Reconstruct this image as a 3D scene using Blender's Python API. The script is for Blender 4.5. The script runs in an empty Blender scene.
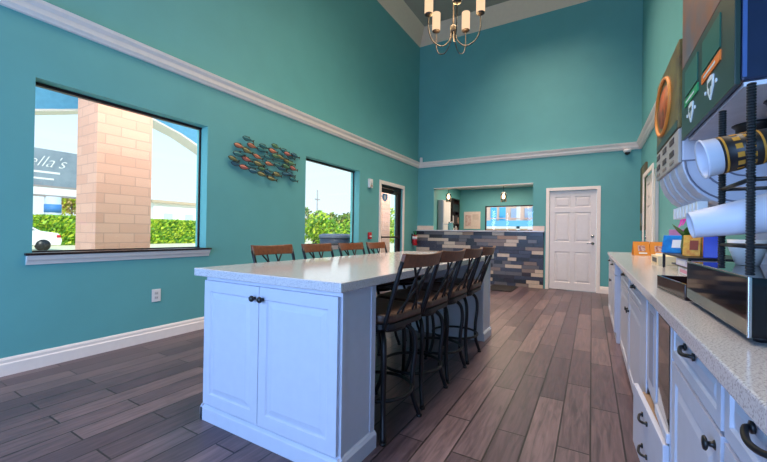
import bpy, bmesh, math, random
from mathutils import Vector, Matrix
random.seed(7)
SC = bpy.context.scene
COL = SC.collection
PI = math.pi

# ------------------------------------------------------------------ materials
MATS = {}
def lin(c):
    return tuple(((v/255)/12.92 if v/255 <= .04045 else ((v/255+.055)/1.055)**2.4) for v in c) + (1,)
def newmat(name):
    m = bpy.data.materials.new(name); m.use_nodes = True
    nt = m.node_tree; nt.nodes.clear()
    out = nt.nodes.new('ShaderNodeOutputMaterial')
    return m, nt, out
def N(nt, t, **kw):
    n = nt.nodes.new(t)
    for k, v in kw.items():
        if k in n.inputs: n.inputs[k].default_value = v
        else: setattr(n, k, v)
    return n
def mat(name, rgb, rough=.5, metal=0, var=.06, scale=18, bump=0, stretch=None, rgb2=None, coat=0, spec=.5):
    """principled surface whose colour wanders a little with a noise texture"""
    if name in MATS: return MATS[name]
    m, nt, out = newmat(name)
    b = N(nt, 'ShaderNodeBsdfPrincipled'); b.inputs['Roughness'].default_value = rough
    b.inputs['Metallic'].default_value = metal; b.inputs['Coat Weight'].default_value = coat
    b.inputs['Specular IOR Level'].default_value = spec
    tc = N(nt, 'ShaderNodeTexCoord'); mp = N(nt, 'ShaderNodeMapping')
    if stretch: mp.inputs['Scale'].default_value = stretch
    nt.links.new(tc.outputs['Object'], mp.inputs['Vector'])
    no = N(nt, 'ShaderNodeTexNoise'); no.inputs['Scale'].default_value = scale; no.inputs['Detail'].default_value = 4
    nt.links.new(mp.outputs['Vector'], no.inputs['Vector'])
    cr = N(nt, 'ShaderNodeValToRGB')
    c = lin(rgb)
    if rgb2: a, d = lin(rgb), lin(rgb2)
    else:
        a = tuple(min(1, v*(1-var)) for v in c[:3])+(1,); d = tuple(min(1, v*(1+var)) for v in c[:3])+(1,)
    cr.color_ramp.elements[0].position = .32; cr.color_ramp.elements[1].position = .68
    cr.color_ramp.elements[0].color = a; cr.color_ramp.elements[1].color = d
    nt.links.new(no.outputs['Fac'], cr.inputs['Fac']); nt.links.new(cr.outputs['Color'], b.inputs['Base Color'])
    if bump:
        bp = N(nt, 'ShaderNodeBump'); bp.inputs['Strength'].default_value = bump; bp.inputs['Distance'].default_value = .004
        nt.links.new(no.outputs['Fac'], bp.inputs['Height']); nt.links.new(bp.outputs['Normal'], b.inputs['Normal'])
    nt.links.new(b.outputs['BSDF'], out.inputs['Surface'])
    MATS[name] = m; return m
def emit(name, rgb, strength, var=.05, scale=20):
    if name in MATS: return MATS[name]
    m, nt, out = newmat(name)
    tc = N(nt, 'ShaderNodeTexCoord'); no = N(nt, 'ShaderNodeTexNoise'); no.inputs['Scale'].default_value = scale
    nt.links.new(tc.outputs['Object'], no.inputs['Vector'])
    cr = N(nt, 'ShaderNodeValToRGB'); c = lin(rgb)
    cr.color_ramp.elements[0].color = tuple(v*(1-var) for v in c[:3])+(1,); cr.color_ramp.elements[1].color = c
    nt.links.new(no.outputs['Fac'], cr.inputs['Fac'])
    e = N(nt, 'ShaderNodeEmission'); e.inputs['Strength'].default_value = strength
    nt.links.new(cr.outputs['Color'], e.inputs['Color']); nt.links.new(e.outputs['Emission'], out.inputs['Surface'])
    MATS[name] = m; return m
def glass(name, tint=(240, 248, 250)):
    """thin pane: see-through with a Fresnel sheen"""
    if name in MATS: return MATS[name]
    m, nt, out = newmat(name)
    t = N(nt, 'ShaderNodeBsdfTransparent'); t.inputs['Color'].default_value = lin(tint)
    g = N(nt, 'ShaderNodeBsdfGlossy'); g.inputs['Roughness'].default_value = .02
    f = N(nt, 'ShaderNodeLayerWeight'); pw = N(nt, 'ShaderNodeMath', operation='POWER'); pw.inputs[1].default_value = 5
    ad = N(nt, 'ShaderNodeMath', operation='MULTIPLY_ADD'); ad.inputs[1].default_value = .5; ad.inputs[2].default_value = .025
    nt.links.new(f.outputs['Facing'], pw.inputs[0]); nt.links.new(pw.outputs[0], ad.inputs[0])
    mx = N(nt, 'ShaderNodeMixShader')
    nt.links.new(ad.outputs[0], mx.inputs['Fac']); nt.links.new(t.outputs[0], mx.inputs[1]); nt.links.new(g.outputs[0], mx.inputs[2])
    nt.links.new(mx.outputs[0], out.inputs['Surface'])
    MATS[name] = m; return m

def floor_material():
    m, nt, out = newmat('plank tile floor')
    b = N(nt, 'ShaderNodeBsdfPrincipled')
    tc = N(nt, 'ShaderNodeTexCoord'); sp = N(nt, 'ShaderNodeSeparateXYZ'); cb = N(nt, 'ShaderNodeCombineXYZ')
    nt.links.new(tc.outputs['Object'], sp.inputs[0])
    off = N(nt, 'ShaderNodeMath', operation='ADD'); off.inputs[1].default_value = 20.06
    nt.links.new(sp.outputs['X'], off.inputs[0])
    off2 = N(nt, 'ShaderNodeMath', operation='ADD'); off2.inputs[1].default_value = 20.0
    nt.links.new(sp.outputs['Y'], off2.inputs[0])
    nt.links.new(off2.outputs[0], cb.inputs['X']); nt.links.new(off.outputs[0], cb.inputs['Y'])
    br = N(nt, 'ShaderNodeTexBrick'); br.offset = .37; br.offset_frequency = 2; br.squash = 1
    br.inputs['Scale'].default_value = 1; br.inputs['Brick Width'].default_value = .92; br.inputs['Row Height'].default_value = .152
    br.inputs['Mortar Size'].default_value = .0045; br.inputs['Mortar Smooth'].default_value = .1; br.inputs['Bias'].default_value = 0
    br.inputs['Color1'].default_value = lin((112, 94, 97)); br.inputs['Color2'].default_value = lin((76, 62, 70))
    br.inputs['Mortar'].default_value = lin((36, 31, 34))
    nt.links.new(cb.outputs[0], br.inputs['Vector'])
    mp = N(nt, 'ShaderNodeMapping'); mp.inputs['Scale'].default_value = (26, 2.2, 1)
    nt.links.new(tc.outputs['Object'], mp.inputs['Vector'])
    no = N(nt, 'ShaderNodeTexNoise'); no.inputs['Scale'].default_value = 1.6; no.inputs['Detail'].default_value = 8; no.inputs['Distortion'].default_value = .9
    nt.links.new(mp.outputs[0], no.inputs['Vector'])
    cr = N(nt, 'ShaderNodeValToRGB'); cr.color_ramp.elements[0].position = .3; cr.color_ramp.elements[1].position = .7
    cr.color_ramp.elements[0].color = (.52, .52, .55, 1); cr.color_ramp.elements[1].color = (1.25, 1.22, 1.22, 1)
    nt.links.new(no.outputs['Fac'], cr.inputs['Fac'])
    mx = N(nt, 'ShaderNodeMix', data_type='RGBA', blend_type='MULTIPLY'); mx.inputs['Factor'].default_value = 1
    nt.links.new(br.outputs['Color'], mx.inputs['A']); nt.links.new(cr.outputs['Color'], mx.inputs['B'])
    nt.links.new(mx.outputs['Result'], b.inputs['Base Color'])
    rr = N(nt, 'ShaderNodeMapRange'); rr.inputs['To Min'].default_value = .26; rr.inputs['To Max'].default_value = .48
    nt.links.new(no.outputs['Fac'], rr.inputs['Value']); nt.links.new(rr.outputs[0], b.inputs['Roughness'])
    bp = N(nt, 'ShaderNodeBump', invert=True); bp.inputs['Strength'].default_value = .6; bp.inputs['Distance'].default_value = .002
    nt.links.new(br.outputs['Fac'], bp.inputs['Height']); nt.links.new(bp.outputs[0], b.inputs['Normal'])
    nt.links.new(b.outputs[0], out.inputs['Surface'])
    return m
def brick_material(name, c1, c2, mortar, w=.3, h=.1):
    m, nt, out = newmat(name)
    b = N(nt, 'ShaderNodeBsdfPrincipled'); b.inputs['Roughness'].default_value = .85
    tc = N(nt, 'ShaderNodeTexCoord'); sp = N(nt, 'ShaderNodeSeparateXYZ'); cb = N(nt, 'ShaderNodeCombineXYZ')
    nt.links.new(tc.outputs['Object'], sp.inputs[0])
    ad = N(nt, 'ShaderNodeMath', operation='ADD'); nt.links.new(sp.outputs['X'], ad.inputs[0]); nt.links.new(sp.outputs['Y'], ad.inputs[1])
    a2 = N(nt, 'ShaderNodeMath', operation='ADD'); a2.inputs[1].default_value = 30; nt.links.new(ad.outputs[0], a2.inputs[0])
    nt.links.new(a2.outputs[0], cb.inputs['X']); nt.links.new(sp.outputs['Z'], cb.inputs['Y'])
    br = N(nt, 'ShaderNodeTexBrick'); br.inputs['Scale'].default_value = 1
    br.inputs['Brick Width'].default_value = w; br.inputs['Row Height'].default_value = h; br.inputs['Mortar Size'].default_value = .006
    br.inputs['Color1'].default_value = lin(c1); br.inputs['Color2'].default_value = lin(c2); br.inputs['Mortar'].default_value = lin(mortar)
    nt.links.new(cb.outputs[0], br.inputs['Vector']); nt.links.new(br.outputs['Color'], b.inputs['Base Color'])
    bp = N(nt, 'ShaderNodeBump', invert=True); bp.inputs['Strength'].default_value = .5; bp.inputs['Distance'].default_value = .006
    nt.links.new(br.outputs['Fac'], bp.inputs['Height']); nt.links.new(bp.outputs[0], b.inputs['Normal'])
    nt.links.new(b.outputs[0], out.inputs['Surface'])
    return m
def quartz_material():
    m, nt, out = newmat('white speckled quartz')
    b = N(nt, 'ShaderNodeBsdfPrincipled'); b.inputs['Roughness'].default_value = .14
    tc = N(nt, 'ShaderNodeTexCoord')
    v = N(nt, 'ShaderNodeTexNoise'); v.inputs['Scale'].default_value = 260; v.inputs['Detail'].default_value = 3
    nt.links.new(tc.outputs['Object'], v.inputs['Vector'])
    cr = N(nt, 'ShaderNodeValToRGB'); e = cr.color_ramp.elements
    e[0].position = .34; e[0].color = lin((152, 147, 150)); e[1].position = .5; e[1].color = lin((200, 196, 200))
    nt.links.new(v.outputs['Fac'], cr.inputs['Fac']); nt.links.new(cr.outputs['Color'], b.inputs['Base Color'])
    nt.links.new(b.outputs[0], out.inputs['Surface'])
    return m

M_TEAL = mat('teal wall paint', (96, 166, 168), .6, var=.03, scale=3)
M_TRIM = mat('cream trim paint', (240, 228, 220), .45, var=.02)
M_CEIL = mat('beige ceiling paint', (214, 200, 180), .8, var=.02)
M_CEIL2 = mat('ceiling paint with teal bounce', (150, 150, 138), .8, var=.02)  # dimmer tone and teal bounce from the walls put into the colour
M_FLOOR = floor_material()
M_WHITE = mat('white cabinet paint', (192, 195, 210), .38, var=.02)
M_WHITE2 = mat('white cabinet inner shade', (150, 152, 170), .5, var=.02)  # darker copy of the cabinet white, recess shade put into the colour
M_QUARTZ = quartz_material()
M_BLACK = mat('black powder coat metal', (22, 22, 26), .42, .3, var=.15)
M_BLACKP = mat('black plastic', (18, 18, 22), .4, var=.15)
M_GLOSSB = mat('glossy black acrylic', (10, 10, 16), .06, var=.1, spec=.4)
M_WOOD = mat('brown stained wood', (112, 62, 34), .38, var=.25, scale=6, stretch=(1, 7, 7))
M_SEAT = mat('brown leather seat', (70, 45, 34), .42, var=.15, scale=30, bump=.2)
M_CHROME = mat('brushed steel', (190, 190, 195), .25, 1, var=.04)
M_BRONZE = mat('dark bronze frame', (50, 34, 34), .4, .4, var=.1)
M_GLASS = glass('clear window glass')
M_DOORW = mat('white door paint', (226, 220, 220), .45, var=.02)
M_OUTLET = mat('white plastic plate', (225, 222, 222), .4, var=.02)
M_RED = mat('red paint', (190, 30, 40), .4, var=.08)
M_STUCCO = mat('blue stucco', (104, 170, 208), .85, var=.05)
M_PAPERW = mat('white paper card', (228, 226, 228), .6, var=.03)
M_GREYPL = mat('light grey plastic', (196, 198, 212), .35, var=.02)

# ------------------------------------------------------------------ mesh helpers
def bx(bm, x0, x1, y0, y1, z0, z1, mi=0, M=None):
    vs = [bm.verts.new(Vector((x, y, z)) if M is None else M @ Vector((x, y, z))) for x in (x0, x1) for y in (y0, y1) for z in (z0, z1)]
    for f in ((0, 1, 3, 2), (4, 6, 7, 5), (0, 4, 5, 1), (2, 3, 7, 6), (0, 2, 6, 4), (1, 5, 7, 3)):
        fc = bm.faces.new([vs[i] for i in f]); fc.material_index = mi
def tube(bm, pts, r, n=8, mi=0, close=False, caps=True):
    pts = [Vector(p) for p in pts]; k = len(pts)
    rs = r if isinstance(r, (list, tuple)) else [r]*k
    rings = []; prev = None
    for i, p in enumerate(pts):
        if close: d = pts[(i+1) % k]-pts[i-1]
        else: d = pts[min(i+1, k-1)]-pts[max(i-1, 0)]
        if d.length < 1e-9: d = Vector((0, 0, 1))
        d.normalize()
        if prev is None:
            u = d.cross(Vector((0, 0, 1)))
            if u.length < .05: u = d.cross(Vector((1, 0, 0)))
        else: u = prev-d*prev.dot(d)
        u.normalize(); prev = u; w = d.cross(u)
        rings.append([bm.verts.new(p+(u*math.cos(2*PI*j/n)+w*math.sin(2*PI*j/n))*rs[i]) for j in range(n)])
    for i in range(k if close else k-1):
        a, b = rings[i], rings[(i+1) % k]
        for j in range(n):
            f = bm.faces.new((a[j], a[(j+1) % n], b[(j+1) % n], b[j])); f.material_index = mi; f.smooth = True
    if caps and not close:
        for rg in (rings[0][::-1], rings[-1]):
            f = bm.faces.new(rg); f.material_index = mi
def lathe(bm, prof, n=20, mi=0, M=None, smooth=True, ang=2*PI):
    rings = []
    for (r, z) in prof:
        ring = []
        for j in range(n):
            v = Vector((max(r, 1e-4)*math.cos(ang*j/n), max(r, 1e-4)*math.sin(ang*j/n), z))
            ring.append(bm.verts.new(M @ v if M is not None else v))
        rings.append(ring)
    for i in range(len(rings)-1):
        a, b = rings[i], rings[i+1]
        for j in range(n):
            f = bm.faces.new((a[j], a[(j+1) % n], b[(j+1) % n], b[j])); f.material_index = mi; f.smooth = smooth
def prism(bm, poly, a0, a1, axis='Y', mi=0, M=None):
    """poly: list of 2-D points; extruded along axis between a0 and a1"""
    def P(p, a):
        v = {'Y': Vector((p[0], a, p[1])), 'X': Vector((a, p[0], p[1])), 'Z': Vector((p[0], p[1], a))}[axis]
        return M @ v if M is not None else v
    A = [bm.verts.new(P(p, a0)) for p in poly]; B = [bm.verts.new(P(p, a1)) for p in poly]
    n = len(poly)
    for i in range(n):
        f = bm.faces.new((A[i], A[(i+1) % n], B[(i+1) % n], B[i])); f.material_index = mi
    for f in (bm.faces.new(A[::-1]), bm.faces.new(B)): f.material_index = mi
def obj(name, bm, mats, parent=None, bevel=0, loc=None, smooth=False, segs=2):
    bmesh.ops.recalc_face_normals(bm, faces=bm.faces[:])
    if smooth:
        for f in bm.faces: f.smooth = True
    me = bpy.data.meshes.new(name); bm.to_mesh(me); bm.free()
    for m in (mats if isinstance(mats, (list, tuple)) else [mats]): me.materials.append(m)
    o = bpy.data.objects.new(name, me); COL.objects.link(o)
    if parent is not None: o.parent = parent
    if loc: o.location = loc
    if bevel:
        b = o.modifiers.new('bevel', 'BEVEL'); b.width = bevel; b.segments = segs; b.limit_method = 'ANGLE'
    return o
def NB(): return bmesh.new()
def box_obj(name, dims, mats, parent=None, bevel=0, **kw):
    bm = NB(); bx(bm, *dims); return obj(name, bm, mats, parent, bevel, **kw)
def tag(o, label, cat, group=None):
    o['label'] = label; o['category'] = cat
    if group: o['group'] = group
    return o
def thing(name, label, cat, loc=(0, 0, 0), rz=0, group=None):
    o = bpy.data.objects.new(name, None); COL.objects.link(o); o.empty_display_size = .1
    o.location = loc; o.rotation_euler = (0, 0, rz)
    return tag(o, label, cat, group)
def struct(o): o['kind'] = 'structure'; return o
def dup(root, loc, rz, label, group=None):
    r = root.copy(); COL.objects.link(r); r.location = loc; r.rotation_euler = (0, 0, rz); r['label'] = label
    if group: r['group'] = group
    for ch in list(root.children):
        c = ch.copy(); COL.objects.link(c); c.parent = r
        for g in list(ch.children):
            d = g.copy(); COL.objects.link(d); d.parent = c
    return r
def wall_cells(u0, u1, w0, w1, holes):
    us = sorted({u0, u1} | {h[0] for h in holes} | {h[1] for h in holes}); ws = sorted({w0, w1} | {h[2] for h in holes} | {h[3] for h in holes})
    for i in range(len(us)-1):
        for j in range(len(ws)-1):
            uc = (us[i]+us[i+1])/2; wc = (ws[j]+ws[j+1])/2
            if any(h[0] < uc < h[1] and h[2] < wc < h[3] for h in holes): continue
            yield us[i], us[i+1], ws[j], ws[j+1]

# ------------------------------------------------------------------ setting
XL, XR, YB, YF, ZC = -3.76, .78, 8.08, -2.2, 5.77
TH = .2
W1 = (1.005, 2.45, .90, 2.28); W2 = (4.05, 5.5, .90, 2.26); DR = (6.28, 7.25, 0, 2.12)
PASS = (-3.33, -1.08, 1.19, 2.215); DW = (-.76, .08, 0, 2.02)

bm = NB(); bx(bm, XL-TH, XR+TH, YF-TH, YB+TH, -.1, 0); struct(obj('floor', bm, M_FLOOR))
bm = NB()
for y0, y1, z0, z1 in wall_cells(YF-TH, YB+TH, 0, ZC+.6, [W1, W2, DR]): bx(bm, XL-TH, XL, y0, y1, z0, z1)
bmesh.ops.remove_doubles(bm, verts=bm.verts, dist=1e-5); struct(obj('wall_left', bm, M_TEAL))
bm = NB()
for x0, x1, z0, z1 in wall_cells(XL, XR, 0, ZC+.6, [PASS, DW]): bx(bm, x0, x1, YB, YB+TH, z0, z1)
bmesh.ops.remove_doubles(bm, verts=bm.verts, dist=1e-5); struct(obj('wall_back', bm, M_TEAL))
struct(box_obj('wall_right', (XR, XR+TH, YF-TH, YB+TH, 0, ZC+.6), M_TEAL))
struct(box_obj('wall_front', (XL, XR, YF-TH, YF, 0, ZC+.6), M_TEAL))
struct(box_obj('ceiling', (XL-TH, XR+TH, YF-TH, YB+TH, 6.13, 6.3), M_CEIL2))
# sloped cove between walls and ceiling
bm = NB(); s = .21
prism(bm, [(XL, ZC), (XL+s, 6.13), (XL, 6.13)], YF, YB, 'Y'); prism(bm, [(XR, ZC), (XR, 6.13), (XR-s, 6.13)], YF, YB, 'Y')
prism(bm, [(YB, ZC), (YB, 6.13), (YB-s, 6.13)], XL, XR, 'X'); prism(bm, [(YF, ZC), (YF+s, 6.13), (YF, 6.13)], XL, XR, 'X')
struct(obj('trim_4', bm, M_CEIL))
# chair-rail crown trim at nine feet
def crown(dirn):
    p = [(0, 0), (.022, .004), (.03, .02), (.045, .035), (.05, .075), (.075, .1), (.085, .125), (0, .13)]
    return [(dirn*a, 2.735+b) for a, b in p]
bm = NB(); prism(bm, [(XL+a, z) for a, z in crown(1)], YF, YB, 'Y'); struct(obj('trim_1', bm, M_TRIM))
bm = NB(); prism(bm, [(YB-a, z) for a, z in crown(1)], XL, XR, 'X'); struct(obj('trim_2', bm, M_TRIM))
bm = NB(); prism(bm, [(XR-a, z) for a, z in crown(1)], YF, YB, 'Y'); struct(obj('trim_3', bm, M_TRIM))
BASE = [(0, 0), (.018, 0), (.018, .085), (.012, .095), (.012, .115), (.006, .13), (0, .132)]
bm = NB()
for y0, y1 in ((YF, DR[0]-.08), (DR[1]+.08, YB)): prism(bm, [(XL+a, z) for a, z in BASE], y0, y1, 'Y')
struct(obj('baseboard_left', bm, M_TRIM))
bm = NB(); prism(bm, [(YB-a, z) for a, z in BASE], .145, XR, 'X'); struct(obj('baseboard_back', bm, M_TRIM))
bm = NB(); prism(bm, [(XR-a, z) for a, z in BASE], 7.15, YB-.02, 'Y'); struct(obj('baseboard_right', bm, M_TRIM))

# windows on the left wall
def window(n, W, sill):
    y0, y1, z0, z1 = W; r = struct(bpy.data.objects.new('window_%d' % n, None)); COL.objects.link(r); r.location = (XL-.13, y0, z0)
    w, h = y1-y0, z1-z0
    bm = NB(); t = .016
    bx(bm, -.03, .015, 0, w, h-t-.01, h); bx(bm, -.03, .015, 0, w, 0, t); bx(bm, -.012, .008, 0, t, t, h-t-.01); bx(bm, -.012, .008, w-t, w, t, h-t-.01)
    obj('window_frame', bm, M_BRONZE, r)
    box_obj('window_pane', (-.004, .004, t, w-t, t, h-t), M_GLASS, r)
    bm = NB(); bx(bm, .0155, .1299, .001, w-.001, .0, .006); obj('inner_sill', bm, M_BRONZE, r)
    if sill:
        bm = NB(); bx(bm, .131, .175, -.045, w+.045, -.012, .006); obj('sill_board', bm, M_BRONZE, r, .002)
        bm = NB(); prism(bm, [(.131, -.085), (.138, -.085), (.146, -.06), (.158, -.045), (.166, -.012), (.131, -.012)], -.035, w+.035, 'Y')
        obj('sill_moulding', bm, M_TRIM, r)
window(1, W1, True); window(2, W2, True)

# glass exit door
r = struct(bpy.data.objects.new('door_2', None)); COL.objects.link(r); r.location = (XL, DR[0], 0)
w = DR[1]-DR[0]; hh = DR[3]
bm = NB(); c = .075
bx(bm, .001, .022, -c, 0, 0, hh+c); bx(bm, .001, .022, w, w+c, 0, hh+c); bx(bm, .001, .022, 0, w, hh, hh+c); obj('door_casing', bm, M_TRIM, r, .004)
bm = NB()
bx(bm, -.14, -.04, 0.001, .03, 0.001, hh-.001); bx(bm, -.14, -.04, w-.03, w-.001, 0.001, hh-.001); bx(bm, -.14, -.04, .03, w-.03, hh-.05, hh-.001); obj('door_frame', bm, M_BRONZE, r)
bm = NB()
bx(bm, -.11, -.065, .03, .1, .01, hh-.06); bx(bm, -.11, -.065, w-.13, w-.03, .01, hh-.06); bx(bm, -.11, -.065, .1, w-.13, hh-.15, hh-.06); bx(bm, -.11, -.065, .1, w-.13, .01, .2)
obj('door_leaf', bm, M_BRONZE, r)
box_obj('door_pane', (-.09, -.084, .1, w-.13, .2, hh-.15), M_GLASS, r)
bm = NB(); bx(bm, -.06, -.03, .06, w-.06, 1.0, 1.035); bx(bm, -.066, -.02, .05, .1, .985, 1.05); bx(bm, -.066, -.02, w-.12, w-.05, .985, 1.05); obj('push_bar', bm, M_BRONZE, r, .004)
bm = NB(); bx(bm, -.06, .0, w-.42, w-.12, hh-.13, hh-.075); tube(bm, [(-.03, w-.3, hh-.1), (.03, w-.45, hh-.06), (-.02, w-.6, hh-.05)], .009); obj('door_closer', bm, M_BRONZE, r, .004)
# shield sticker on a blue patch in the pane's upper corner
bm = NB(); prism(bm, [(.2, 1.84), (.31, 1.78), (.42, 1.84), (.42, 1.95), (.2, 1.95)], -.0825, -.082, 'X', 0)
prism(bm, [(.31, 1.805), (.35, 1.85), (.35, 1.91), (.31, 1.925), (.27, 1.91), (.27, 1.85)], -.0815, -.081, 'X', 1)
obj('shield_sticker', bm, [mat('sticker blue', (60, 130, 190), .5), M_PAPERW], r)

# white panel door on the back wall
def panel_rect(bm, x0, x1, z0, z1, y, d, mi=0, lip=.014):
    """raised panel: sunken groove ring then a raised field; faces -Y"""
    def ring(a, b): pass
    q = [(x0, z0), (x1, z0), (x1, z1), (x0, z1)]
    def inset(p, i): return [(p[0][0]+i, p[0][1]+i), (p[1][0]-i, p[1][1]+i), (p[2][0]-i, p[2][1]-i), (p[3][0]+i, p[3][1]-i)]
    levels = [(q, 0), (inset(q, lip*.5), d), (inset(q, lip), d), (inset(q, lip*2.6), .001)]
    rings = [[bm.verts.new((p[0], y+dy, p[1])) for p in pp] for pp, dy in levels]
    for a, b in zip(rings, rings[1:]):
        for j in range(4):
            f = bm.faces.new((a[j], a[(j+1) % 4], b[(j+1) % 4], b[j])); f.material_index = mi
    f = bm.faces.new(rings[-1]); f.material_index = mi
def panel_slab(bm, x0, x1, z0, z1, y, th, panels, d=.008, lip=.014):
    """slab facing -Y with recessed raised panels"""
    holes = [(p[0], p[1], p[2], p[3]) for p in panels]
    us = sorted({x0, x1} | {h[0] for h in holes} | {h[1] for h in holes}); ws = sorted({z0, z1} | {h[2] for h in holes} | {h[3] for h in holes})
    for a, b, c2, e in wall_cells(x0, x1, z0, z1, holes):
        bm.faces.new([bm.verts.new(v) for v in ((a, y, c2), (b, y, c2), (b, y, e), (a, y, e))])
    for p in holes: panel_rect(bm, p[0], p[1], p[2], p[3], y, d, 0, lip)
    for q in (((x0, y, z0), (x0, y+th, z0), (x0, y+th, z1), (x0, y, z1)), ((x1, y, z0), (x1, y, z1), (x1, y+th, z1), (x1, y+th, z0)),
              ((x0, y, z1), (x0, y+th, z1), (x1, y+th, z1), (x1, y, z1)), ((x0, y, z0), (x1, y, z0), (x1, y+th, z0), (x0, y+th, z0)),
              ((x0, y+th, z0), (x1, y+th, z0), (x1, y+th, z1), (x0, y+th, z1))):
        bm.faces.new([bm.verts.new(v) for v in q])
    bmesh.ops.remove_doubles(bm, verts=bm.verts, dist=1e-5)
def local_front(o, rot):   # orient a slab made facing -Y
    o.rotation_euler = (0, 0, rot); return o
def panel_door(n, loc, rz, w, h, mats, handle_side=1):
    r = struct(bpy.data.objects.new('door_%d' % n, None)); COL.objects.link(r); r.location = loc; r.rotation_euler = (0, 0, rz)
    c = .065
    bm = NB(); bx(bm, -c, 0, -.02, -.001, 0, h+c); bx(bm, w, w+c, -.02, -.001, 0, h+c); bx(bm, 0, w, -.02, -.001, h, h+c); obj('door_casing', bm, M_TRIM, r, .004)
    bm = NB(); g = .1; m = w/2
    rows = [(.16, .78), (.98, 1.58), (1.68, h-.12)]
    ps = [(a, b, z0, z1) for z0, z1 in rows for a, b in ((g, m-.04), (m+.04, w-g))]
    panel_slab(bm, .004, w-.004, .012, h-.004, .02, .04, ps, .01, .02); obj('door_leaf', bm, mats, r)
    hx = w-.065 if handle_side > 0 else .065
    bm = NB(); Mx = Matrix.Translation((hx, .02, .96)) @ Matrix.Rotation(PI/2, 4, 'X'); lathe(bm, [(0, 0), (.03, 0), (.03, .008), (.012, .012), (.012, .045), (0, .045)], 14, 0, Mx)
    tube(bm, [(hx, -.025, .96), (hx-handle_side*.1, -.03, .955)], .009); obj('lever_handle', bm, M_CHROME, r)
    bm = NB(); Mx = Matrix.Translation((hx, .02, 1.1)) @ Matrix.Rotation(PI/2, 4, 'X'); lathe(bm, [(0, 0), (.03, 0), (.028, .016), (0, .018)], 14, 0, Mx); obj('deadbolt', bm, M_CHROME, r)
    return r
panel_door(1, (DW[0], YB, 0), 0, DW[1]-DW[0], DW[3], M_DOORW)
# cream cased door on the right wall (a step into the corridor)
r3 = panel_door(3, (XR-.022, 6.98, 0), -PI/2, .95, 2.04, M_TRIM, -1)
r3.location = (XR-.062, 6.98, 0)

# ------------------------------------------------------------------ room behind the pass-through
YN, XA, XB, ZH = 10.6, -3.5, -.6, 2.46
bm = NB(); bx(bm, XA-.2, XB+.2, YB+TH, YN+.15, -.1, 0); struct(obj('floor_far', bm, M_FLOOR))
bm = NB(); wf = (-2.735, -1.35, 1.22, 1.95)
for x0, x1, z0, z1 in wall_cells(XA-.15, XB+.15, 0, 2.6, [wf]): bx(bm, x0, x1, YN, YN+.15, z0, z1)
struct(obj('wall_far', bm, M_TEAL))
struct(box_obj('wall_far_left', (XA-.15, XA, YB+TH, YN, 0, 2.6), M_TEAL)); struct(box_obj('wall_far_right', (XB, XB+.15, YB+TH, YN, 0, 2.6), M_TEAL))
struct(box_obj('ceiling_far', (XA-.15, XB+.15, YB+TH, YN+.15, ZH, 2.62), M_TRIM))
r = struct(bpy.data.objects.new('window_3', None)); COL.objects.link(r); r.location = (wf[0], YN+.05, wf[2])
bm = NB(); w = wf[1]-wf[0]; h = wf[3]-wf[2]; t = .03
bx(bm, 0, w, -.03, .03, h-t, h); bx(bm, 0, w, -.03, .03, 0, t); bx(bm, 0, t, -.03, .03, t, h-t); bx(bm, w-t, w, -.03, .03, t, h-t); obj('window_frame', bm, M_BRONZE, r)
box_obj('window_pane', (t, w-t, -.004, .004, t, h-t), M_GLASS, r)
# cream lining of the opening
bm = NB(); x0, x1, z0, z1 = PASS
bx(bm, x0, x1, YB-.012, YB+TH+.004, z1-.015, z1)
struct(obj('trim_5', bm, M_TRIM))

# service bar: tiled front, quartz top, low backsplashes
bar = thing('service_bar', 'bar front clad in mixed grey and cream strip tile under pass-through, with white ledge', 'bar counter', (-2.3, YB, 0))
bm = NB(); bx(bm, XL+2.302, -.86+2.3, -.035, -.002, 0.001, 1.17); obj('bar_body', bm, mat('tile grout', (60, 60, 66), .8), bar)
TM = [mat('slate blue tile', (66, 68, 84), .3), mat('charcoal tile', (48, 48, 54), .3), mat('grey tile', (104, 100, 104), .3), mat('cream tile', (206, 184, 164), .3), mat('warm grey tile', (134, 116, 108), .35), mat('tan tile', (176, 138, 112), .35), mat('dark plum tile', (58, 50, 58), .3)]
bm = NB(); rows = 15; rh = 1.165/rows
rt = random.Random(3)
for i in range(rows):
    x = XL+2.305 - rt.uniform(0, .2)
    while x < 1.435:
        L = rt.choice((.18, .26, .34, .42, .26)); x0_ = max(x, XL+2.305); x1_ = min(x+L, 1.437)
        if x1_-x0_ > .015: bx(bm, x0_+.002, x1_-.002, -.05-rt.uniform(0, .006), -.035, i*rh+.003, (i+1)*rh-.003, rt.choices(range(7), (5, 4, 4, 4, 3, 1, 2))[0])
        x += L
obj('tile_front', bm, TM, bar)
bm = NB(); bx(bm, XL+2.303, -.84+2.3, -.1, -.001, 1.17, 1.2); obj('bar_top', bm, M_QUARTZ, bar, .003)
bm = NB(); bx(bm, PASS[0], PASS[1], YB, YB+TH+.1, 1.191, 1.2); struct(obj('trim_6', bm, M_QUARTZ))
for a, b in ((XL+2.303, PASS[0]+2.3), (PASS[1]+2.3, -.85+2.3)): box_obj('backsplash', (a, b, -.02, -.001, 1.2, 1.3), mat('cream backsplash tile', (226, 204, 186), .35), bar, .002)

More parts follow.
